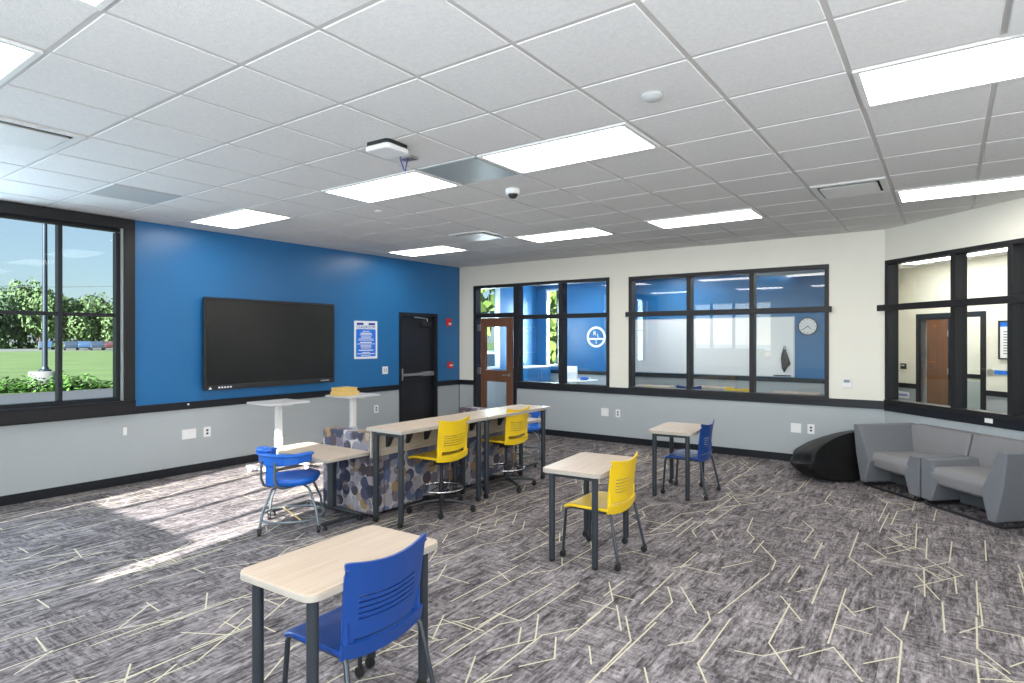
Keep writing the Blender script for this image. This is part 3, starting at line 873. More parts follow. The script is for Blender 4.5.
def seat_parts(t, mat, dz=0., front=-.235, hw=.232, x0=0., gap=.085):
    # seat shell: front is -x
    zs = .412 + dz
    def fs(u, v):                # u along x -1..1, v along y -1..1
        x = x0 + front + (u + 1) / 2 * (.165 - front)
        y = v * hw
        z = zs
        f = max(0, -(u + .55) / .45)
        z -= .03 * f ** 2
        z -= .010 * math.exp(-((u - .1) / .5) ** 2) * (1 - v * v)
        z += .006 * v * v
        # rounded plan corners
        k = max(0., abs(v) - .8) / .2
        if u < 0: x += .035 * k * k * (-u)
        else: x -= .02 * k * k * u
        return (x, y, z)
    us = [-1, -.97, -.9, -.8, -.7, -.55, -.35, -.1, .2, .5, .75, .9, 1]; vs = [-1, -.96, -.88, -.75, -.5, -.25, 0, .25, .5, .75, .88, .96, 1]
    mb = MB(); mb.shell(fs, us, vs, .022); seat = mb.build('seat', mat, t, smooth=50, sub=1)
    # rear lip wrapping behind the back
    def fl(u, v):
        x = x0 + .155 + .010 * v + .026 * (1 - u * u)
        return (x, u * hw, zs - .03 + .062 * v - .02 * (1 - u * u))
    mb = MB(); mb.shell(fl, lin(-1, 1, 13), lin(0, 1, 4), .016); mb.build('rear_lip', mat, seat, smooth=50)
    # backrest with five slots
    zb, zt = zs + .012, .772 + dz
    def fb(u, v):
        k = 1 - u * u
        y = u * (hw - .012 + .012 * v)
        x = x0 + .150 + .036 * max(0, v) ** 1.5 + .034 * k
        z = zb + (zt - zb) * v - .030 * k * (.35 + .65 * v)
        c = max(0., abs(u) - .85) / .15
        if v > .9: z -= .006 * c * c
        return (x, y, z)
    vs = [0, .05, .10]
    holes = [(.055, .095, .80)]
    vs = [0, .05, gap, .16, .24]
    hs = []
    for k in range(5):
        a = .30 + k * .068
        vs += [a, a + .022]; hs.append((a, a + .022))
    vs += [.68, .76, .84, .9, .95, 1]
    us = [-1, -.97, -.9, -.78, -.70, -.5, -.25, 0, .25, .5, .70, .78, .9, .97, 1]
    def hole(u, v):
        if abs(u) < .70 and any(a < v < b for a, b in hs): return True
        return abs(u) < .78 and .05 < v < gap
    mb = MB(); mb.shell(fb, us, vs, .010, hole); mb.build('backrest', mat, t, smooth=50)
    for s in (-1, 1):
        mb = MB()
        mb.tube([fb(s * .93, 0), fb(s * .93, .12), fb(s * .93, .3)], [.014, .011, .006], 8); mb.build('back_bracket', mat, t)

def make_chair(color, label, loc, rz=0.):
    t = thing('student_chair', label, 'chair', loc, rz, 'slotted-back plastic chairs')
    seat_parts(t, M[color + '_plastic'])
    for s in (-1, 1):
        y = s * .205
        mb = MB(); mb.tube([(-.225, s * .215, .05), (-.205, y, .36), (-.18, y, .388)], .0115, 12); leg = mb.build('leg', M['graphite'], t)
        mb = MB(); caster(mb, -.228, s * .215, 0, .023); mb.build('caster', M['black_plastic'], leg)
        mb = MB(); mb.tube([(.235, s * .238, .05), (.165, s * .212, .37), (.14, s * .205, .388)], .0115, 12); leg = mb.build('leg', M['graphite'], t)
        mb = MB(); caster(mb, .232, s * .238, 0, .023); mb.build('caster', M['black_plastic'], leg)
        mb = MB(); mb.tube([(-.18, y, .388), (.14, y, .384)], .0105, 10); mb.build('seat_rail', M['graphite'], t)
    for x in (-.12, .1):
        mb = MB(); mb.tube([(x, -.205, .380), (x, .205, .380)], .009, 8); mb.build('cross_bar', M['graphite'], t)
    return t

def make_stool(label, loc, rz=0., spin=0.):
    t = thing('drafting_stool', label, 'stool', loc, rz, 'tall yellow swivel stools')
    seat_parts(t, M['yellow_plastic'], .125, x0=-.02, gap=.145)
    mb = MB(); mb.box(-.13, .13, -.10, .10, 0.478, .512); mb.box(-.06, .06, -.05, .05, .44, .478)
    mb.tube([(.02, -.05, .46), (.02, -.2, .455)], .006, 8); mb.build('seat_mechanism', M['black_metal'], t, smooth=30, bevel=.004)
    mb = MB(); mb.lathe([(.028, .08), (.028, .26), (.017, .27), (.017, .44)], n=16); mb.build('column', M['black_metal'], t)
    mb = MB()
    mb.tube([(.205 * math.cos(R(a)), .205 * math.sin(R(a)), .215) for a in range(0, 360, 12)], .009, 8, closed=True)
    ring = mb.build('foot_ring', M['chrome'], t)
    for a in (35, 155, 275):
        mb = MB(); mb.tube([(.026 * math.cos(R(a)), .026 * math.sin(R(a)), .235), (.2 * math.cos(R(a)), .2 * math.sin(R(a)), .215)], .006, 8); mb.build('spoke', M['black_metal'], ring)
    for k in range(5):
        a = R(72 * k + spin)
        c, s = math.cos(a), math.sin(a)
        mb = MB(); mb.tube([(.02 * c, .02 * s, .095), (.15 * c, .15 * s, .095), (.315 * c, .315 * s, .068)], [.024, .019, .013], 8); leg = mb.build('base_arm', M['black_metal'], t)
        mb = MB(); caster(mb, .313 * c, .313 * s, 0, .027); mb.build('caster', M['black_plastic'], leg)
    return t

make_desk('pale wood student desk in the foreground with the blue chair', (5.385, -7.075, 0), R(2.5))
make_desk('pale wood student desk in mid room paired with the yellow chair', (5.30, -4.665, 0), R(5))
make_desk('pale wood student desk near the far wall paired with the small blue chair', (5.185, -2.45, 0), R(5))
make_chair('blue', 'blue plastic chair in the foreground seen from behind', (5.455, -7.065, 0), R(2))
make_chair('yellow', 'yellow plastic chair tucked at the middle student desk', (5.405, -4.66, 0), R(1))
make_chair('blue', 'blue plastic chair tucked at the far student desk before the wide window', (5.30, -2.42, 0), R(2))
make_stool('yellow swivel stool at the nearer standing table', (3.59, -4.47, 0), R(3), 20)
make_stool('yellow swivel stool at the farther standing table', (3.55, -3.36, 0), R(3), 40)

# standing tables with modesty panels
def tall_table(label, y0, y1):
    xl, xr, H = 3.315, 3.755, .85
    cx = (xl + xr) / 2; cy = (y0 + y1) / 2
    t = thing('standing_table', label, 'table', (cx, cy, 0), 0, 'standing height tables end to end')
    w, d = (xr - xl) / 2, (y1 - y0) / 2
    mb = MB(); mb.box(-w, w, -d, d, H - .006, H); mb.build('tabletop', M['maple'], t, smooth=0, bevel=.002)
    mb = MB(); mb.box(-w - .001, w + .001, -d - .001, d + .001, H - .032, H - .006); mb.build('edge_band', M['edge'], t, smooth=0, bevel=.003)
    mb = MB(); mb.box(-w + .012, -w + .032, -d + .03, d - .03, .575, H - .034); mp_ = mb.build('modesty_panel', M['panel_wood'], t, smooth=0, bevel=.002)
    for k in range(4):
        y = -d + .22 + k * (2 * d - .44) / 3
        mb = MB(); mb.prism([(-w + .034, H - .034), (-w + .13, H - .034), (-w + .13, H - .05), (-w + .05, H - .2), (-w + .034, H - .2)], -.02, .02,
                 X=Matrix.Translation((0, y, 0)) @ Matrix(((1, 0, 0, 0), (0, 0, 1, 0), (0, 1, 0, 0), (0, 0, 0, 1))))
        mb.build('bracket', M['black_metal'], t, smooth=0)
    mb = MB(); mb.box(-w + .034, -w + .04, -d + .36, -d + .46, H - .16, H - .06); mb.build('cable_cover', M['grey_panel'], t, smooth=0)
    for y in (-d + .06, d - .06):
        mb = MB(); mb.box(-w + .06, w - .08, y - .015, y + .015, H - .065, H - .033); mb.build('apron_rail', M['graphite'], t, smooth=0)
    for x in (3.375 - cx, 3.69 - cx):
        for y in (-d + .06, d - .06):
            mb = MB(); mb.tube([(x, y, .055), (x, y, H - .033)], .026, 16); leg = mb.build('leg', M['graphite'], t)
            mb = MB(); caster(mb, x - .008, y, 0, .026); mb.build('caster', M['black_plastic'], leg)
    return t
tall_table('nearer standing-height table with wood modesty panel and graphite legs', -5.16, -3.965)
tall_table('farther standing-height table with its end towards the far wall', -3.955, -2.76)

# printed sofas behind the standing tables
def sofa(label, y0, y1, arm_at):
    cx, cy = 2.94, (y0 + y1) / 2
    t = thing('printed_sofa', label, 'sofa', (cx, cy, 0), 0, 'printed sofas under the standing tables')
    def B(nm, mat, x0, x1, a, b, z0, z1, bev=.02):
        mb = MB(); mb.box(x0 - cx, x1 - cx, a - cy, b - cy, z0, z1); return mb.build(nm, mat, t, bevel=bev, seg=3, smooth=50)
    if arm_at == 'near':
        B('end_panel', M['print'], 2.59, 3.285, y0, y0 + .17, .035, .775)
        yb0, yb1 = y0 + .175, y1
    else:
        B('end_panel', M['print'], 2.50, 3.285, y1 - .17, y1, .035, .775)
        yb0, yb1 = y0, y1 - .175
    B('backrest', M['print'], 3.135, 3.285, yb0, yb1, .035, .72)
    B('seat_cushion', M['print'], 2.60, 3.13, yb0, yb1, .28, .40, .03)
    B('seat_base', M['print'], 2.63, 3.13, yb0 + .005, yb1 - .005, .05, .275)
    mb = MB()
    for x in (2.66, 3.22):
        for y in (y0 + .08, y1 - .08): mb.lathe([(.02, 0), (.025, .036)], (x - cx, y - cy, 0), n=12)
    mb.build('foot', M['black_plastic'], t)
sofa('printed sofa whose blue sunlit end panel faces the low table', -5.08, -3.93, 'near')
sofa('printed sofa standing farther back with its end panel towards the far corner', -3.92, -2.77, 'far')

# low tables at each end of the sofas
def low_table(label, x0, x1, y0, y1, toward, rz=0):
    cx, cy = (x0 + x1) / 2, (y0 + y1) / 2
    t = thing('low_table', label, 'table', (cx, cy, 0), rz, 'low pedestal tables')
    w, d, H = (x1 - x0) / 2, (y1 - y0) / 2, .62
    mb = MB(); mb.prism(rrect(-w, w, -d, d, .03), H - .006, H); mb.build('tabletop', M['maple_x'], t, bevel=.002, smooth=30)
    mb = MB(); mb.prism(rrect(-w - .001, w + .001, -d - .001, d + .001, .03), H - .03, H - .006); mb.build('edge_band', M['edge'], t, bevel=.002, smooth=30)
    e = toward
    yb = e * (d - .07)
    mb = MB(); mb.box(-.045, .035, yb - .025, yb + .025, .06, H - .03); mb.build('column', M['graphite'], t, smooth=0, bevel=.006)
    mb = MB(); mb.box(-w + .06, w - .06, yb - .02, yb + .02, .045, .07); mb.build('base_bar', M['black_metal'], t, smooth=0, bevel=.004)
    for x in (-w + .08, w - .08):
        mb = MB(); mb.box(x - .022, x + .022, -d + .02, d - .03, .04, .065); ft = mb.build('foot_bar', M['black_metal'], t, smooth=0, bevel=.006)
        for y in (-d + .05, d - .06):
            mb = MB(); mb.lathe([(.016, 0), (.02, .01), (.012, .04)], (x, y, 0), n=12); mb.build('glide', M['black_plastic'], ft)
low_table('low table with pale top standing against the sunlit sofa end panel', 2.38, 3.29, -5.57, -5.085, 1)
low_table('low pale table beyond the standing tables near the wooden door', 2.45, 3.33, -2.75, -2.26, -1)

# wrap-around blue chairs with floor ring
def ruckus(label, loc, rz, turn):
    t = thing('wraparound_chair', label, 'chair', loc, rz, 'wraparound blue chairs')
    T = Matrix.Rotation(turn, 4, 'Z')          # seat and back face T's +x
    zs = .43
    mb = MB(T)
    rings = []
    outline = []
    for k in range(36):
        a = 2 * math.pi * k / 36
        c, s = math.cos(a), math.sin(a)
        r = .225 + (.055 * max(0, c) ** 3)
        outline.append((r * c, (.215) * s * (1 - .12 * max(0, c))))
    for sc_, z in ((.72, zs - .05), (.93, zs - .04), (1.0, zs - .01), (.985, zs + .012), (.9, zs + .02), (.6, zs + .008), (.2, zs)):
        rings.append([(x * sc_, y * sc_, z) for x, y in outline])
    mb.loft(rings); mb.build('seat', M['bright_blue'], t, smooth=60)
    # curved back with a flat ledge along its top
    W = .205
    def U(a, r): return (-.12 - (.125 + r) * math.cos(a), (W + r) * math.sin(a))
    def path(r):
        p = [(.0, -(W + r))]
        for k in range(17):
            p.append(U(R(-90 + 180 * k / 16), r))
        p.append((.0, W + r)); return p
    inn, out = path(0), path(.026)
    zl, zh = .57, .655
    rr = []
    for i, (a, b) in enumerate(zip(inn, out)):
        lo = zl + .022 * abs(i - 9) / 9.
        rr.append([(a[0], a[1], lo), (b[0], b[1], lo), (b[0], b[1], zh), (a[0], a[1], zh)])
    mb = MB(T); mb.loft(rr); bk = mb.build('backrest', M['bright_blue'], t, smooth=60, bevel=.006)
    li, lo_ = path(-.012), path(.05)
    rr = [[(a[0], a[1], zh - .002), (b[0], b[1], zh - .002), (b[0], b[1], zh + .018), (a[0], a[1], zh + .018)] for a, b in zip(li, lo_)]
    mb = MB(T); mb.loft(rr); mb.build('arm_ledge', M['bright_blue'], bk, smooth=60, bevel=.007)
    mb = MB(T); mb.ball((-.20, .13, .685), (.05, .085, .034)); mb.build('head_pad', M['bright_blue'], bk)
    mb = MB(T); mb.box(-.256, -.238, -.05, .05, .40, .60); mb.build('back_spine', M['bright_blue'], t, smooth=0, bevel=.008)
    for s in (-1, 1):
        mb = MB(T); mb.tube([(-.05, s * .09, .375), (-.18, s * .085, .375), (-.245, s * .08, .40), (-.272, s * .08, .46), (-.268, s * .08, .61)], .011, 10); mb.build('back_post', M['tube_grey'], t)
    for sx in (-1, 1):
        for s in (-1, 1):
            mb = MB(); mb.tube([(sx * .24, s * .235, .055), (sx * .215, s * .21, .20), (sx * .16, s * .15, .36), (sx * .11, s * .10, .384)], .011, 10)
            leg = mb.build('leg', M['tube_grey'], t)
            mb = MB(); caster(mb, sx * .24, s * .235, 0, .029); mb.build('caster', M['black_plastic'], leg)
    ring = []
    for a in range(0, 360, 10):
        c, s = math.cos(R(a)), math.sin(R(a))
        ex = 2.6
        ring.append((.26 * (abs(c) ** (2 / ex)) * (1 if c > 0 else -1), .256 * (abs(s) ** (2 / ex)) * (1 if s > 0 else -1), .105))
    mb = MB(); mb.tube(ring, .011, 8, closed=True); mb.build('floor_ring', M['tube_grey'], t)
    mb = MB(); mb.tube([(-.235, -.1, .105), (.25, .12, .105)], .006, 6); mb.build('tray_rod', M['yellow_card'], t)
ruckus('bright blue wraparound chair by the low table in the sunlight', (2.87, -5.60, 0), R(138), R(-40))
ruckus('blue wraparound chair half hidden beyond the standing tables', (2.80, -1.88, 0), R(-60), R(-30))

# sit-stand lecterns along the blue wall
def lectern(label, cx, cy, items=False):
    t = thing('lectern', label, 'lectern', (cx, cy, 0), 0, 'silver column lecterns at the blue wall')
    mb = MB(); mb.prism(rrect(-.26, .26, -.28, .28, .025), .838, .862); mb.build('tabletop', M['greytop'], t, bevel=.003, smooth=30)
    mb = MB(); mb.box(-.2, .2, -.06, .06, .818, .838); mb.build('top_bracket', M['silver'], t, smooth=0, bevel=.003)
    mb = MB(); mb.box(-.17, -.14, .20, .27, .81, .838); mb.build('release_lever', M['black_plastic'], t, smooth=0)
    mb = MB(); mb.box(-.045, .045, -.04, .04, .07, .42); mb.build('outer_column', M['silver'], t, smooth=0, bevel=.006)
    mb = MB(); mb.box(-.036, .036, -.032, .032, .42, .818); mb.build('inner_column', M['plastic_white'], t, smooth=0, bevel=.005)
    for y in (-.25, .25):
        mb = MB(); mb.box(-.26, .26, y - .03, y + .03, .055, .085); f = mb.build('foot_bar', M['silver'], t, smooth=0, bevel=.01)
        for x in (-.22, .22):
            mb = MB(); caster(mb, x, y, 0, .026); mb.build('caster', M['plastic_white'], f)
    mb = MB(); mb.box(-.04, .04, -.22, .22, .058, .082); mb.build('base_bar', M['silver'], t, smooth=0, bevel=.006)
lectern('silver column lectern with an empty grey top below the wall screen', .77, -4.355)
lectern('silver column lectern carrying the yellow folders near the black door', .76, -3.18)
for k, (dx, w, z, lb) in enumerate(((0, .155, .863, 'lower pale yellow stack of folders lying on the farther lectern'), (-.01, .13, .918, 'upper pale yellow stack of folders resting on the lower one'))):
    cx, cy = .76 + dx, -3.32
    t = thing('folder_stack', lb, 'folders', (cx, cy, z), R(3 - 5 * k), 'yellow folder stacks')
    n = 4
    for i in range(n):
        mb = MB(); mb.box(-.12, .12, -w + .004 * (i % 2), w - .004 * (i % 3), i * .0135, i * .0135 + .0125)
        mb.build('folder', M['yellow_card'], t, smooth=0, bevel=.002)

# ------------------------------------------------------------------ lounge seats and bean bag
def lounge(label, s0, s1, tall, name='lounge_seat'):
    # wall frame FR: s along the wall, n into the room; tall arm at the 'left' or 'right' end
    c = V3(FR, (s0 + s1) / 2, .42, 0)
    t = thing(name, label, 'lounge seat', c, 0, 'angular grey lounge seats')
    zt, nb, nf = .675, .10, .80
    sm = (lambda s: s) if tall == 'left' else (lambda s: s0 + s1 - s)
    def extr(nm, poly, n0, n1, mat, lean=None, bev=.012):
        # poly in (s,z); extruded from n0 to n1
        mb = MB(FR)
        a = [(sm(p[0]), n0 if not lean else n0, p[1]) for p in poly]
        b = [(sm(p[0]), n1, p[1]) for p in poly]
        mb.loft([a, b]); return mb.build(nm, mat, t, w=True, smooth=30, bevel=bev, seg=3)
    # tall arm: faceted, widest at seat height
    extr('tall_arm', [(s0 + .11, .055), (s0 + .18, .055), (s0 + .245, .30), (s0 + .085, zt), (s0, zt), (s0 + .04, .36)], nb, nf + .04, M['lounge_cool_light'])
    # low arm on the other side
    e = s1
    extr('low_arm', [(e - .13, .055), (e - .005, .055), (e - .002, .25), (e - .002, .455), (e - .12, .455), (e - .20, .27)], nb, nf - .02, M['lounge_cool_light'])
    # leaning back
    mb = MB(FR)
    P = [(nb - .06, .12), (nb + .10, .12), (nb + .16, .36), (nb + .075, zt), (nb - .06, zt)]
    mb.loft([[(sm(s0 + .10), n, z) for n, z in P], [(sm(e - .003), n, z) for n, z in P]])
    mb.build('backrest', M['lounge'], t, w=True, smooth=30, bevel=.012, seg=3)
    # seat cushion
    mb = MB(FR)
    P = [(nb + .10, .24), (nf - .10, .20), (nf - .03, .235), (nf - .012, .335), (nf - .05, .395), (nb + .13, .385)]
    mb.loft([[(sm(s0 + .17), n, z) for n, z in P], [(sm(e - .12), n, z) for n, z in P]])
    mb.build('seat_cushion', M['lounge'], t, w=True, smooth=60, bevel=.02, seg=3)
    mb = MB(FR); mb.box(min(sm(s0 + .22), sm(e - .22)), max(sm(s0 + .22), sm(e - .22)), nb + .12, nf - .25, .06, .22); mb.build('under_shell', M['grey_gap'], t, w=True, smooth=0)
    mb = MB(FR)
    a, b = sm(s0 + .10), sm(e - .06); n0, n1 = nb + .06, nf - .03
    mb.tube([(a, n0, .014), (b, n0, .014), (b, n1, .014), (a, n1, .014)], .013, 8, closed=True)
    for s_ in (a, b):
        for n_ in (n0, n1): mb.tube([(s_, n_, .014), (s_, n_, .06)], .012, 8)
    mb.build('sled_base', M['black_metal'], t, w=True)
lounge('angular grey lounge seat next to the black bean bag', .50, 1.345, 'left')
lounge('angular grey lounge seat at the right edge with its tall arm outermost', 1.36, 2.31, 'right')

def bean():
    cx, cy = 6.47, -.80
    t = thing('bean_bag', 'slumped black bean bag chair against the wall beside the lounge seats', 'bean bag', (cx, cy, 0))
    mb = MB(); rings = []
    nu, nv = 48, 22
    for j in range(nv + 1):
        th = -math.pi / 2 + math.pi * j / nv
        ring = []
        for k in range(nu):
            a = 2 * math.pi * k / nu
            cr = max(.02, math.cos(th) ** .75)
            x = .50 * cr * math.cos(a); y = .54 * cr * math.sin(a)
            zn = (math.sin(th) + 1) / 2
            top = .53 + .14 * max(-1, min(1, x / .42))
            z = top * zn ** .95
            f = 1. if math.sin(a) < .3 else .3
            z -= f * .045 * math.exp(-((zn - .60) / .07) ** 2)
            r = 1 - f * .05 * math.exp(-((zn - .63) / .06) ** 2) + .016 * math.sin(7 * a + 6 * th) + .011 * math.sin(13 * a - 5 * th)
            x *= r; y *= r
            over = (x + cx) - (y + cy) - 7.57      # pressed against the side of the lounge seat
            if over > 0: x -= over / 2; y += over / 2
            y = min(y, -.03 - cy)
            ring.append((x, y, max(0, z)))
        rings.append(ring)
    mb.loft(rings); mb.build('cover', M['bean'], t, smooth=80, sub=1)
bean()

# ------------------------------------------------------------------ rooms behind the interior windows
wall('wall_classroom_back', FY, 1.30, 6.75, .12, [], bw)
SL = frame(3.31, .16, -.4222, .9065, -.9065, -.4222)
wall('wall_partition', SL, 0, 4.42, .06, [], bw)
wall('wall_classroom_right', frame(6.60, 0, 0, 1, -1, 0), .15, 4.2, .06, [], cw)
OW = (1.72, 2.62, .95, 2.90); ON = (-.72, -.10, .95, 2.90)
wall('wall_office_left', FO, -.1, 4.2, .15, [OW], bw)
wall('wall_office_back', FY, -1.15, 1.30, .12, [ON], bw)
mb = MB(); mb.box(-1.2, 0, -.02, .13, 0, CEIL + .04); mb.build('wall_office_front', M['blue_wall'], kind='structure', smooth=0)
strip('trim_8', FY, [(1.40, 6.54)], .022, .785, .872)
strip('trim_9', FO, [(.15, 4.2)], .022, .785, .872)
strip('trim_10', FY, [(-1.0, 1.30)], .022, .785, .872)
for nm, F, o in (('window_5', FO, OW), ('window_6', FY, ON)):
    s0, s1, z0, z1 = o
    mb = MB(F)
    mb.box(s0, s1, -.1, .01, z0, z0 + .05); mb.box(s0, s1, -.1, .01, z1 - .05, z1); mb.box(s0, s0 + .04, -.1, .01, z0 + .05, z1 - .05); mb.box(s1 - .04, s1, -.1, .01, z0 + .05, z1 - .05)
    r_ = mb.build(nm, M['silver'], kind='structure', smooth=0)
    mb = MB(F); mb.box(s0 + .03, s1 - .03, -.063, -.057, z0 + .03, z1 - .03); mb.build('glass_pane', M['glass_out'], r_, smooth=0)
    mb = MB(F); c = (s0 + s1) / 2
    if nm == 'window_6': mb.box(c - .02, c + .02, -.09, -.03, z0 + .05, z1 - .05)
    else: mb.box(s0 + .04, s1 - .04, -.09, -.03, 1.98, 2.02)
    mb.build('mullion', M['trim'], r_, smooth=0)
# ceiling panels of those rooms
def small_light(x, y, label, rz=0, w=.57, d=.27, zc=CEIL):
    t = thing('ceiling_light', label, 'ceiling light', (x, y, zc), rz, 'ceiling lights of the rooms behind glass')
    mb = MB()
    for s in ((-w - .03, w + .03, -d - .03, -d), (-w - .03, w + .03, d, d + .03), (-w - .03, -w, -d, d), (w, w + .03, -d, d)): mb.box(*s, -.010, -.0005)
    mb.build('frame', M['white_metal'], t, smooth=0)
    mb = MB(); mb.box(-w, w, -d, d, -.007, -.001); mb.build('diffuser', M['lens_rooms'], t, smooth=0)
small_light(3.47, 1.68, 'classroom ceiling light at the left of the wide interior window')
small_light(2.86, 3.5, 'classroom ceiling light deepest at the left behind the wide window')
small_light(5.30, 1.68, 'classroom ceiling light behind the right part of the wide window')
small_light(5.30, 3.5, 'classroom ceiling light above the wall clock')
small_light(4.4, .75, 'added classroom ceiling light nearest the middle of the wide window')  # extra panel added to brighten the next classroom
small_light(5.9, 2.6, 'added classroom ceiling light hidden above the right side of the wide window')  # hidden extra panel, also added for a brighter classroom
small_light(.0, 1.2, 'office ceiling light near the wooden door')
small_light(1.1, 3.3, 'office ceiling light deepest in the office above the round table')
small_light(1.3, 1.6, 'added office ceiling light behind the window with the round logo')  # extra panel added to brighten the blue office wall
CZ = 2.872
mb = MB(FC); mb.box(-4.2, 4.0, .0, 2.65, CZ, CZ + .02); mb.build('ceiling_corridor', M['tile'], kind='structure', smooth=0)
cq = V3(FC, -1.15, .62, 0); small_light(cq.x, cq.y, 'corridor ceiling light behind the diagonal window', R(-45), .95, .2, CZ)
cq = V3(FC, 1.6, .62, 0); small_light(cq.x, cq.y, 'corridor ceiling light farther right behind the diagonal window', R(-45), .95, .2, CZ)
cq = V3(FC, -1.15, 1.9, 0); small_light(cq.x, cq.y, 'corridor ceiling light above the inside of the diagonal window', R(-45), .95, .2, CZ)
# whiteboard, clock, bag, furniture in the classroom
t = thing('whiteboard', 'long white marker board on the classroom wall behind the wide window', 'whiteboard', V3(FY, 3.4, 0, .89))
mb = MB(FY); mb.box(1.72, 5.06, .001, .02, .90, 2.07); mb.build('board', M['white_board'], t, w=True, smooth=0)
mb = MB(FY)
for s in ((1.70, 5.08, 2.07, 2.085), (1.70, 5.08, .885, .90), (1.70, 1.72, .90, 2.07), (5.06, 5.08, .90, 2.07)): mb.box(s[0], s[1], .001, .028, s[2], s[3])
mb.build('rim', M['silver'], t, w=True, smooth=0)
mb = MB(FY); mb.box(4.70, 5.02, .028, .08, .905, .925); mb.build('tray', M['black_plastic'], t, w=True, smooth=0)
t = thing('wall_clock', 'round white wall clock with dark rim seen through the wide window', 'clock', V3(FY, 5.317, 0, 1.70))
XC = Matrix.Translation(V3(FY, 5.317, 0, 1.886)) @ Matrix.Rotation(R(90), 4, 'X')
mb = MB(); mb.lathe([(.176, .001), (.176, .04), (.158, .042), (.158, .03), (.02, .03)], n=36, X=XC); mb.build('rim', M['black_plastic'], t, w=True)
mb = MB(); mb.lathe([(.157, .029), (.157, .034), (.001, .034)], n=36, X=XC); fc = mb.build('dial', M['paper'], t, w=True)
for k in range(12):
    a = R(30 * k); mb = MB(); mb.box(-.004, .004, .125, .148, .0345, .036, X=XC @ Matrix.Rotation(a, 4, 'Z')); mb.build('hour_mark', M['black_plastic'], fc, w=True, smooth=0)
for a, l in ((-130, .085), (-235, .125)):
    mb = MB(); mb.box(-.005, .005, -.015, l, .037, .039, X=XC @ Matrix.Rotation(R(a), 4, 'Z')); mb.build('clock_hand', M['black_plastic'], fc, w=True, smooth=0)
t = thing('hanging_bag', 'black drawstring bag hanging on the white marker board behind glass', 'bag', V3(FY, 4.90, 0, .98))
mb = MB(FY); mb.loft([[(4.90 + r * math.cos(a) * 1.0 + dx, .075 + r * .4 * math.sin(a), z) for a in [2 * math.pi * k / 14 for k in range(14)]] for r, z, dx in ((.006, .98, .0), (.045, 1.06, .0), (.085, 1.15, .03), (.075, 1.25, .01), (.05, 1.36, 0), (.03, 1.40, 0), (.04, 1.43, 0))])
mb.build('pouch', M['black_plastic'], t, w=True)
mb = MB(FY); mb.tube([(4.88, .07, 1.42), (4.89, .035, 1.50), (4.91, .035, 1.50), (4.92, .07, 1.42)], .006, 6); mb.build('drawstring', M['black_plastic'], t, w=True)
make_chair('yellow', 'yellow chair in the next classroom seen at the left of the wide window', (2.85, 2.12, 0), R(-95))
make_chair('blue', 'blue chair in the next classroom behind the first mullion', (3.54, 2.62, 0), R(-80))
make_chair('yellow', 'yellow chair in the next classroom seen at the middle of the wide window', (4.46, 2.66, 0), R(-85))
make_desk('student desk in the next classroom behind the left yellow chair', (2.65, 2.95, 0), R(90))
make_desk('student desk in the next classroom between the blue and yellow chairs', (3.75, 3.35, 0), R(90))
make_desk('student desk in the next classroom right of the middle yellow chair', (5.35, 2.9, 0), R(90))

# office: round logo on the wall, round table with a paper bag, low cabinet
t = thing('wall_logo', 'white ring logo with lettering on the bright blue office wall', 'sign', V3(FY, .80, 0, 1.39))
XL = Matrix.Translation(V3(FY, .70, 0, 1.69)) @ Matrix.Rotation(R(90), 4, 'X') @ Matrix.Scale(.84, 4)
mb = MB(); mb.lathe([(.235, .002), (.30, .002), (.30, .012), (.235, .012)], n=40, X=XL, cap=False)
mb.loft([[XL @ Vector((r * math.cos(2 * math.pi * k / 40), r * math.sin(2 * math.pi * k / 40), z)) for k in range(40)] for r, z in ((.235, .012), (.235, .002))], cap=False)
mb.build('ring', M['paper'], t, w=True, smooth=30)
mb = MB(); mb.box(-.235, .235, -.082, -.03, .002, .010, X=XL); mb.build('bar', M['paper'], t, w=True, smooth=0)
text_mesh('R', .17, 'letter', M['paper'], t, XL @ Matrix.Translation((-.045, .10, .006)), extrude=.003)
text_mesh('L', .15, 'letter', M['paper'], t, XL @ Matrix.Translation((.065, .035, .006)), extrude=.003)
text_mesh('2', .13, 'numeral', M['paper'], t, XL @ Matrix.Translation((0, -.145, .006)), extrude=.003)
t = thing('round_table', 'round white table in the office behind glass', 'table', (.85, 3.05, 0))
mb = MB(); mb.lathe([(.44, .705), (.45, .712), (.45, .73), (.44, .735)], n=32); mb.build('tabletop', M['plastic_white'], t)
mb = MB(); mb.lathe([(.25, 0), (.25, .015), (.04, .04), (.035, .705)], n=20); mb.build('pedestal', M['tube_grey'], t)
t = thing('paper_bag', 'white paper bag standing on the round office table', 'bag', (.72, 2.98, .7355), R(20))
mb = MB(); mb.loft([[(-.14, -.08, 0), (.14, -.08, 0), (.14, .08, 0), (-.14, .08, 0)], [(-.13, -.075, .17), (.13, -.075, .17), (.13, .075, .17), (-.13, .075, .17)], [(-.15, -.03, .30), (.13, -.03, .30), (.13, .03, .30), (-.15, .03, .30)]]); mb.build('body', M['paper'], t, smooth=0)
mb = MB(); mb.box(-.08, .06, -.0855, -.083, .07, .15); mb.build('printed_panel', M['poster_white'], t, smooth=0)
t = thing('spray_bottle', 'small blue bottle lying by the paper bag on the round table', 'bottle', (1.05, 2.98, .7355), R(30))
mb = MB(); mb.tube([(-.09, 0, .04), (.05, 0, .04), (.08, 0, .04), (.10, 0, .04)], [.038, .038, .016, .016], 14); mb.build('body', M['bright_blue'], t)
mb = MB(); mb.tube([(.10, 0, .04), (.13, 0, .04)], .02, 12); mb.build('cap', M['plastic_white'], t)
t = thing('office_cabinet', 'low blue cabinet with two doors along the office wall', 'cabinet', (-.72, 3.5, 0))
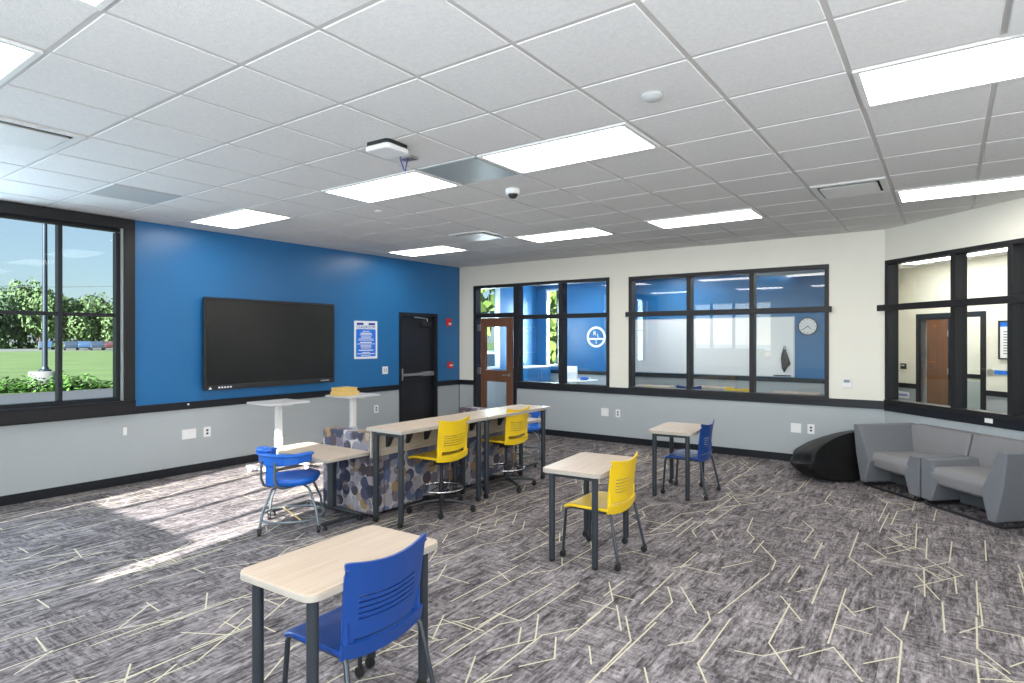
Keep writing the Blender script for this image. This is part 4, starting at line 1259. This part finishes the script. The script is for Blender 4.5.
mb = MB(); mb.box(-.25, .25, -.5, .5, 0, .95); mb.build('body', M['blue_wall'], t, smooth=0, bevel=.004)
mb = MB(); mb.box(-.26, .27, -.52, .52, .951, .985); mb.build('countertop', M['greytop'], t, smooth=0, bevel=.004)
for y in (-.25, .25):
    mb = MB(); mb.box(.251, .268, y - .24, y + .24, .08, .93); d_ = mb.build('door', M['blue_wall'], t, smooth=0, bevel=.003)
    mb = MB(); mb.tube([(.285, y - .19 * (1 if y > 0 else -1), .7), (.285, y - .19 * (1 if y > 0 else -1), .85)], .006, 8); mb.build('handle', M['steel'], d_)

# corridor behind the diagonal window
wall('wall_corridor', FC, -4.2, 4.0, .12, [(-2.44, -1.32, 0, 1.985)], cw)
strip('trim_11', FC, [(-4.2, -2.52)], .022, .785, .865)
strip('trim_12', FC, [(-1.24, 4.0)], .022, .785, .865)
mb = MB(FC); mb.box(-2.52, -2.44, -.12, .02, 0, 2.065); mb.box(-1.32, -1.24, -.12, .02, 0, 2.065); mb.box(-2.44, -1.32, -.12, .02, 1.985, 2.065)
d3 = mb.build('door_3', M['trim'], kind='structure', smooth=0, bevel=.003)
X = FC @ Matrix.Translation((-1.335, -.12, 0)) @ Matrix.Rotation(R(-82), 4, 'Z')
mb = MB(); mb.box(-1.06, 0, -.045, 0, .01, 1.975, X=Matrix.Translation((0, 0, 0)))
mb.v = [FC @ Matrix.Translation((-1.33, -.125, 0)) @ Matrix.Rotation(R(50), 4, 'Z') @ p for p in mb.v]
lf = mb.build('door_leaf', M['door_wood2'], d3, smooth=0)
for z in (1.02, 1.72):
    mb = MB(FC); mb.box(-1.40, -1.335, -.118, -.10, z - .06, z + .06); mb.build('hinge', M['steel'], lf, smooth=0)
# room past that doorway
wall('wall_store', FC, -6.5, -1.0, .1, [], cw, z0=0)
bpy.data.objects['wall_store'].location = V3(FC, 0, -2.0, 0) - V3(FC, 0, 0, 0)
FD = frame(XR + 4.8 * q, 4.8 * q, q, -q, -q, -q)
strip('trim_13', FD, [(-3.78, -1.0)], .022, .89, .97)
mb = MB(FD); mb.box(-4.85, -4.77, .0, .03, 0, 2.10); mb.box(-3.87, -3.79, .0, .03, 0, 2.10); mb.box(-4.77, -3.87, .0, .03, 2.04, 2.10)
d4 = mb.build('door_4', M['trim'], kind='structure', smooth=0)
mb = MB(FD); mb.box(-4.77, -3.87, .002, .022, .01, 2.04); lf = mb.build('door_leaf', M['door_wood2'], d4, smooth=0)
for z in (1.0, 1.75):
    mb = MB(FD); mb.box(-3.885, -3.865, .02, .034, z - .06, z + .06); mb.build('hinge', M['steel'], lf, smooth=0)
cq = V3(FC, -3.0, -1.0, 0); small_light(cq.x, cq.y, 'ceiling light of the back room past the corridor doorway', R(-45), .9, .4)
# corridor wall items
t = thing('notice_frame', 'black framed notice with blue header on the corridor wall', 'notice', V3(FC, -.80, 0, 1.34))
mb = MB(FC)
for s in ((-1.03, -.57, 1.34, 1.36), (-1.03, -.57, 1.89, 1.91), (-1.03, -1.01, 1.36, 1.89), (-.59, -.57, 1.36, 1.89)): mb.box(s[0], s[1], .001, .025, s[2], s[3])
mb.build('frame', M['black_plastic'], t, w=True, smooth=0)
mb = MB(FC); mb.box(-1.01, -.59, .001, .010, 1.36, 1.89); mb.build('sheet', M['paper'], t, w=True, smooth=0)
mb = MB(FC); mb.box(-1.01, -.59, .0105, .0125, 1.82, 1.89); mb.build('header', M['poster_blue'], t, w=True, smooth=0)
for k in range(9):
    mb = MB(FC); mb.box(-.96, -.66 - .05 * (k % 3), .0105, .0115, 1.74 - .04 * k, 1.752 - .04 * k); mb.build('text_line', M['tube_grey'], t, w=True, smooth=0)
t = thing('room_sign', 'blue oblong room sign with a grey disc on the corridor wall', 'sign', V3(FC, -.95, 0, 1.12))
mb = MB(FC); mb.box(-1.10, -.62, .001, .012, 1.115, 1.175); mb.build('panel', M['poster_blue'], t, w=True, smooth=0)
mb = MB(); mb.lathe([(.05, .001), (.05, .012), (.004, .014)], n=20, X=FC @ Matrix.Translation((-1.17, 0, 1.145)) @ Matrix.Rotation(R(-90), 4, 'X')); mb.build('disc', M['steel'], t, w=True)
t = thing('card_reader', 'small dark card reader with light screen on the corridor wall', 'card reader', V3(FC, -2.79, 0, 1.11))
mb = MB(FC); mb.box(-2.85, -2.735, .001, .025, 1.11, 1.21); mb.build('case', M['black_plastic'], t, w=True, smooth=0, bevel=.004)
mb = MB(FC); mb.box(-2.825, -2.76, .0255, .027, 1.165, 1.185); mb.build('display', M['poster_white'], t, w=True, smooth=0)
t = thing('paper_sign', 'white paper sign with purple script low on the corridor wall', 'sign', V3(FC, -2.83, 0, .62))
mb = MB(FC); mb.box(-3.0, -2.68, .001, .004, .60, .71); mb.build('sheet', M['paper'], t, w=True, smooth=0)
mb = MB(FC)
mb.tube([(-2.97 + .26 * k / 40, .006, .655 + .02 * math.sin(k * .9) + .006 * math.sin(k * 2.3)) for k in range(41)], .006, 6)
mb.build('script', M['purple'], t, w=True)

# ------------------------------------------------------------------ outdoors
GZ = -.15
mb = MB(); mb.box(-300, -17.4, -200, 260, GZ - .3, GZ); mb.build('lawn', M['grass'], kind='structure', smooth=0)
mb = MB(); mb.box(-17.4, -.2, -60, 120, GZ - .3, GZ - .01); mb.build('driveway', M['asphalt'], kind='structure', smooth=0)
mb = MB(); mb.box(-1.2, 30, 4.35, 120, GZ - .3, GZ - .01); mb.build('north_yard', M['grass'], kind='structure', smooth=0)
dW = Vector((-.9566, .2913, 0)); rW = Vector((.2913, .9566, 0))     # view through the window and its right
def OUT(dist, side): 
    p = Vector((7.534, -8.826, 0)) + dW * dist + rW * side
    return p
# distant road strip
a, b = OUT(116, -75), OUT(116, 75); c_, d_ = OUT(143, 75), OUT(143, -75)
mb = MB(); mb.prism([(p.x, p.y) for p in (a, b, c_, d_)], GZ, GZ + .02); mb.build('road', M['road'], kind='structure', smooth=0)

def leafy(n, rx, ry, rz_, zc, size, seed, lumps=9):
    random.seed(seed)
    mb = MB()
    cs = [(Vector((0, 0, 0)), 1.0)]
    for k in range(lumps):
        v = Vector((random.gauss(0, 1), random.gauss(0, 1), random.gauss(0, .8))).normalized() * random.uniform(.45, .75)
        cs.append((v, random.uniform(.35, .55)))
    cs[0] = (Vector((0, 0, 0)), .62)
    for k in range(n):
        c, r = random.choice(cs)
        v = Vector((random.gauss(0, 1), random.gauss(0, 1), random.gauss(0, 1))).normalized()
        p = c + v * r * random.uniform(.75, 1.05)
        p = Vector((p.x * rx, p.y * ry, p.z * rz_ + zc))
        nrm = (v + Vector((random.gauss(0, .5), random.gauss(0, .5), random.gauss(0, .5) + .3))).normalized()
        u = nrm.orthogonal().normalized(); u = Matrix.Rotation(random.uniform(0, 6.28), 3, nrm) @ u; w_ = nrm.cross(u)
        s = size * random.uniform(.6, 1.3)
        ids = [mb.P(p + u * s), mb.P(p + w_ * s * .6), mb.P(p - u * s), mb.P(p - w_ * s * .6)]
        mb.face(ids)
    return mb
CROWN = {}
def tree(label, x, y, h, rad, leaf, seed, var, name='deciduous_tree', z0=GZ):
    t = thing(name, label, 'tree', (x, y, z0), 1.3 * seed + x, 'trees outside the windows')
    if var not in CROWN:
        CROWN[var] = {}
    key = (var, leaf)
    if key not in CROWN:
        o = leafy(2600, 1, 1, 1, 0, .085, seed, 14).build('crown', M[leaf], t, smooth=0)
        CROWN[key] = o.data
    else:
        o = bpy.data.objects.new('crown', CROWN[key]); COL.objects.link(o); o.parent = t
    o.scale = (rad, rad, h * .50); o.location = (0, 0, h * .50)
    mb = MB(); mb.tube([(0, 0, 0), (.1, 0, h * .3), (0, .1, h * .65)], [h * .028, h * .022, h * .008], 8); mb.build('trunk', M['bark'], t)
    return t
random.seed(5)
rank = ['first', 'second', 'third', 'fourth', 'fifth', 'sixth', 'seventh', 'eighth', 'ninth', 'tenth', 'eleventh', 'twelfth', 'thirteenth', 'fourteenth']
words = {'leaf_a': 'dark green', 'leaf_b': 'light green'}
for row, (d0, n, s0) in enumerate(((147, 7, -20.5), (155, 7, -17.2))):
    for i in range(n):
        p = OUT(d0 + (i * 5 % 3) * .5, s0 + i * 6.6)
        left = i < 3 or (i == 3 and row == 0)
        kk = ('leaf_a' if (i + row) % 3 else 'leaf_b') if left else ('leaf_b' if (i + row) % 3 else 'leaf_a')
        h = (10.2 + (i * 53 % 7) * .4 if left else 9.0 + (i * 29 % 6) * .35) + 1.3 * row
        if row and i == 2: h = 14.0
        tree('%s leafy tree, %s from the left in the %s row beyond the lawn' % (words[kk], rank[i], ('front', 'back')[row]), p.x, p.y, h, 4.3, kk, 20 + i % 3, i % 3)
# trees outside the office
tree('yellow-green tree filling the office window left of the wooden door', -8.4, 7.3, 7.6, 3.4, 'leaf_c', 41, 7, 'yellow_green_tree')
tree('yellow-green tree outside the narrow window behind the office glass', -3.4, 11.0, 7.0, 2.8, 'leaf_c', 41, 7, 'yellow_green_tree')
# lamp post and block
def at_px(px, dist):
    k = (px - 511) / 609.31
    return Vector((7.534 + dist * (-.5828 + k * .8126), -8.826 + dist * (.8126 + k * .5828), 0))
p = at_px(45, 22.3)
t = thing('street_lamp', 'tall dark lamp post rising outside the tall window', 'lamp post', (p.x, p.y, GZ + .62), R(-17))
mb = MB(); mb.lathe([(.085, .04), (.08, 3.2), (.065, 7.2)], n=16); mb.build('post', M['post'], t)
mb = MB(); mb.lathe([(.20, 0), (.20, .05), (.12, .08), (.10, .16)], n=16); mb.build('base_cover', M['post'], t)
mb = MB(); mb.box(-.13, -.075, -.05, .05, .55, .72); mb.build('hand_hole_cover', M['post'], t, smooth=0)
mb = MB(); mb.tube([(0, 0, 7.15), (.5, 0, 7.4), (1.1, 0, 7.45)], .04, 8); mb.box(.9, 1.6, -.16, .16, 7.38, 7.48); mb.build('lamp_head', M['post'], t, smooth=30)
mb = MB(); mb.lathe([(.49, 0), (.49, .58), (.46, .62)], (p.x, p.y, GZ), n=32); tag(mb.build('concrete_pier', M['concrete'], smooth=40), 'pale concrete pier under the dark lamp post on the lawn', 'pier')
# unseen block added only to keep the sun out of the added south window
mb = MB(); mb.box(5.5, 13.5, -15.5, -14.0, GZ, 5.4); mb.build('sun_block_wall', M['concrete'], kind='structure', smooth=0)
# shrubs along the drive
SH = []
for v in range(3):
    random.seed(70 + v)
    mb = MB()
    for k in range(150):
        a = random.uniform(0, 6.28); rr_ = .40 * math.sqrt(random.random()); z = random.uniform(.03, .62) * (1 - .5 * (rr_ / .4) ** 2)
        p0 = Vector((rr_ * math.cos(a), rr_ * math.sin(a), z))
        n_ = Vector((random.gauss(0, .6), random.gauss(0, .6), 1)).normalized(); u = n_.orthogonal().normalized(); u = Matrix.Rotation(random.uniform(0, 6.28), 3, n_) @ u; w_ = n_.cross(u); s = random.uniform(.05, .10)
        mb.face([mb.P(p0 + u * s), mb.P(p0 + w_ * s * .55), mb.P(p0 - u * s), mb.P(p0 - w_ * s * .55)])
    SH.append(mb)
proto = []
places = ['before the concrete pier', 'right of the concrete pier', 'left of the concrete pier']
pxs = [-14, -4, 6, 15, 23, 31, 42, 52, 63, 72, 80, 90, 101, 112]
for i, px in enumerate(pxs):
    d = 20.6 + (px / 118.) * 2.0
    p = at_px(px, d - .35)
    lb = 'green leafy shrub, %s from the left along the edge of the drive' % rank[i]
    t = thing('leafy_shrub', lb, 'shrub', (min(p.x, -17.75), p.y, GZ), random.uniform(0, 6.28), 'shrubs outside the tall window')
    if i < 3:
        f = SH[i].build('foliage', M['leaf_d'], t, smooth=0)
        mb = MB()
        for k in range(5): mb.tube([(0, 0, 0), (.15 * math.cos(k * 1.3), .15 * math.sin(k * 1.3), .4)], .008, 5)
        st = mb.build('stem', M['bark'], t)
        proto.append((f.data, st.data))
    else:
        for nm, dt in zip(('foliage', 'stem'), proto[i % 3]):
            o = bpy.data.objects.new(nm, dt); COL.objects.link(o); o.parent = t
    sc_ = (.55, .7, .95, .6, .8, 1.0, .75, .6, 1.15, .8, .6, .95, .55, .5)[i]
    t.scale = (1, 1, sc_)
# cars on the far road
def car(label, paint, px, dist, rz):
    p = at_px(px, dist)
    t = thing('car', label, 'car', (p.x, p.y, GZ + .02), rz, 'parked cars beyond the lawn')
    prof = [(-2.2, .35), (2.2, .35), (2.25, .75), (1.5, .92), (.85, 1.42), (-1.0, 1.45), (-1.75, .98), (-2.25, .9)]
    mb = MB(); mb.loft([[(x, -.88, z) for x, z in prof], [(x, .88, z) for x, z in prof]]); mb.build('body', M[paint], t, bevel=.08, smooth=40)
    mb = MB()
    gp = [(1.35, .97), (.82, 1.36), (-.95, 1.39), (-1.6, 1.0)]
    mb.loft([[(x, -.89, z) for x, z in gp], [(x, .89, z) for x, z in gp]]); mb.build('window_glass', M['car_glass'], t, smooth=0)
    for x in (-1.4, 1.4):
        for y in (-.8, .8):
            mb = MB(); mb.lathe([(.33, -.1), (.33, .1)], n=16, X=Matrix.Translation((x, y, .33)) @ Matrix.Rotation(R(90), 4, 'X')); mb.build('wheel', M['tyre'], t)
car('blue car parked far beyond the lamp post', 'car_blue', 47, 103, R(158))
car('dark blue car right of the window mullion beyond the lawn', 'car_dark', 71, 99, R(163))
car('blue car in the middle of the distant parked row', 'car_blue', 84, 106, R(163))
car('dark car at the right of the distant parked row', 'car_dark', 97, 99, R(163))
car('maroon car at the right edge of the tall window view', 'car_red', 110, 106, R(163))
p = at_px(484, 19.5)
t = car('white car seen through the wooden door glass', 'car_white', 486, 17.4, R(40))
# overhead wire
a, b = at_px(-30, 60), at_px(135, 60)
z = 1.635 + (339.3 - 287) / 609.31 * 60
mb = MB(); mb.tube([(a.x, a.y, z + .15), ((a.x + b.x) / 2, (a.y + b.y) / 2, z), (b.x, b.y, z + .1)], .035, 6)
tag(mb.build('overhead_wire', M['wire']), 'thin overhead wire crossing the sky in the tall window', 'wire')

# ------------------------------------------------------------------ light, world, camera
w = bpy.data.worlds.new('world'); sc.world = w; w.use_nodes = True
nt = w.node_tree; bg = nt.nodes['Background']
sky = nt.nodes.new('ShaderNodeTexSky'); sky.sky_type = 'NISHITA'; sky.sun_disc = False
sky.sun_elevation = R(22); sky.sun_rotation = R(190); sky.air_density = 1.0; sky.dust_density = .6; sky.ozone_density = 1.6
# thin clouds mixed into the sky
tc = nt.nodes.new('ShaderNodeTexCoord')
mp = nt.nodes.new('ShaderNodeMapping'); mp.inputs['Scale'].default_value = (2.2, 2.2, 9)
nt.links.new(tc.outputs['Generated'], mp.inputs['Vector'])
no = nt.nodes.new('ShaderNodeTexNoise'); no.inputs['Scale'].default_value = 2.2; no.inputs['Detail'].default_value = 6
nt.links.new(mp.outputs['Vector'], no.inputs['Vector'])
cr = nt.nodes.new('ShaderNodeValToRGB'); cr.color_ramp.elements[0].position = .42; cr.color_ramp.elements[0].color = (.48, .48, .48, 1); cr.color_ramp.elements[1].position = .85; cr.color_ramp.elements[1].color = (.8, .8, .8, 1)
nt.links.new(no.outputs['Fac'], cr.inputs['Fac'])
mx = nt.nodes.new('ShaderNodeMix'); mx.data_type = 'RGBA'
mul = nt.nodes.new('ShaderNodeVectorMath'); mul.operation = 'MULTIPLY'; mul.inputs[1].default_value = (.16, .185, .20)
nt.links.new(sky.outputs['Color'], mul.inputs[0])
nt.links.new(cr.outputs['Color'], mx.inputs['Factor']); nt.links.new(mul.outputs[0], mx.inputs['A']); mx.inputs['B'].default_value = (.66, .75, .83, 1)
nt.links.new(mx.outputs['Result'], bg.inputs['Color'])
bg.inputs['Strength'].default_value = 1.0

def area_light(name, F, s, z, w_, h_, energy, col=(.95, .98, 1.)):
    l = bpy.data.lights.new(name, 'AREA'); l.shape = 'RECTANGLE'; l.size = w_; l.size_y = h_; l.energy = energy; l.color = col
    o = bpy.data.objects.new(name, l); COL.objects.link(o)
    o.location = V3(F, s, -.28, z)
    o.rotation_euler = F.to_3x3().col[1].to_track_quat('-Z', 'Z').to_euler()
    return o
# fill light outside the added, unseen east window, brightening ceiling and walls
area_light('east_fill_light', FE, 6.3, 1.88, 5.8, 2.0, 260)
area_light('south_side_fill_light', FS, 7.3, 1.9, 4.0, 1.9, 290, (.86, .93, 1.))  # fill light outside the added south window
area_light('west_window_daylight', FW, -8.15, 1.95, 2.0, 1.9, 220, (.70, .85, 1.))
area_light('south_window_daylight', FS, 2.25, 2.0, 2.2, 1.4, 30, (.80, .90, 1.))
area_light('office_side_daylight', FO, 2.13, 1.8, .8, 1.6, 170)
area_light('office_back_daylight', FY, -.41, 1.8, .6, 1.6, 150)
sun = bpy.data.lights.new('sun', 'SUN'); sun.energy = 27; sun.angle = R(.6); sun.color = (1, .97, .92)
so = bpy.data.objects.new('sun', sun); COL.objects.link(so)
so.rotation_euler = Vector((-.18, 1, -.41)).to_track_quat('-Z', 'Y').to_euler()

cam = bpy.data.cameras.new('camera'); co = bpy.data.objects.new('camera', cam); COL.objects.link(co)
cam.sensor_fit = 'HORIZONTAL'; cam.sensor_width = 36; cam.lens = 36 * 609.31 / 1024
cam.shift_x = .00098; cam.shift_y = (339.274 - 341.5) / 1024
cam.clip_start = .05; cam.clip_end = 1000
co.location = (7.5339, -8.8264, 1.6351)
co.rotation_euler = (R(90), 0, .622144)
sc.camera = co
vs = sc.view_settings
vs.view_transform = 'Standard'; vs.look = 'None'; vs.gamma = 1.0; vs.exposure = 0.0; vs.use_curve_mapping = False
sc.cycles.use_denoising = True
sc.cycles.max_bounces = 8
sc.cycles.diffuse_bounces = 5
sc.cycles.transparent_max_bounces = 16
sc.cycles.sample_clamp_indirect = 6
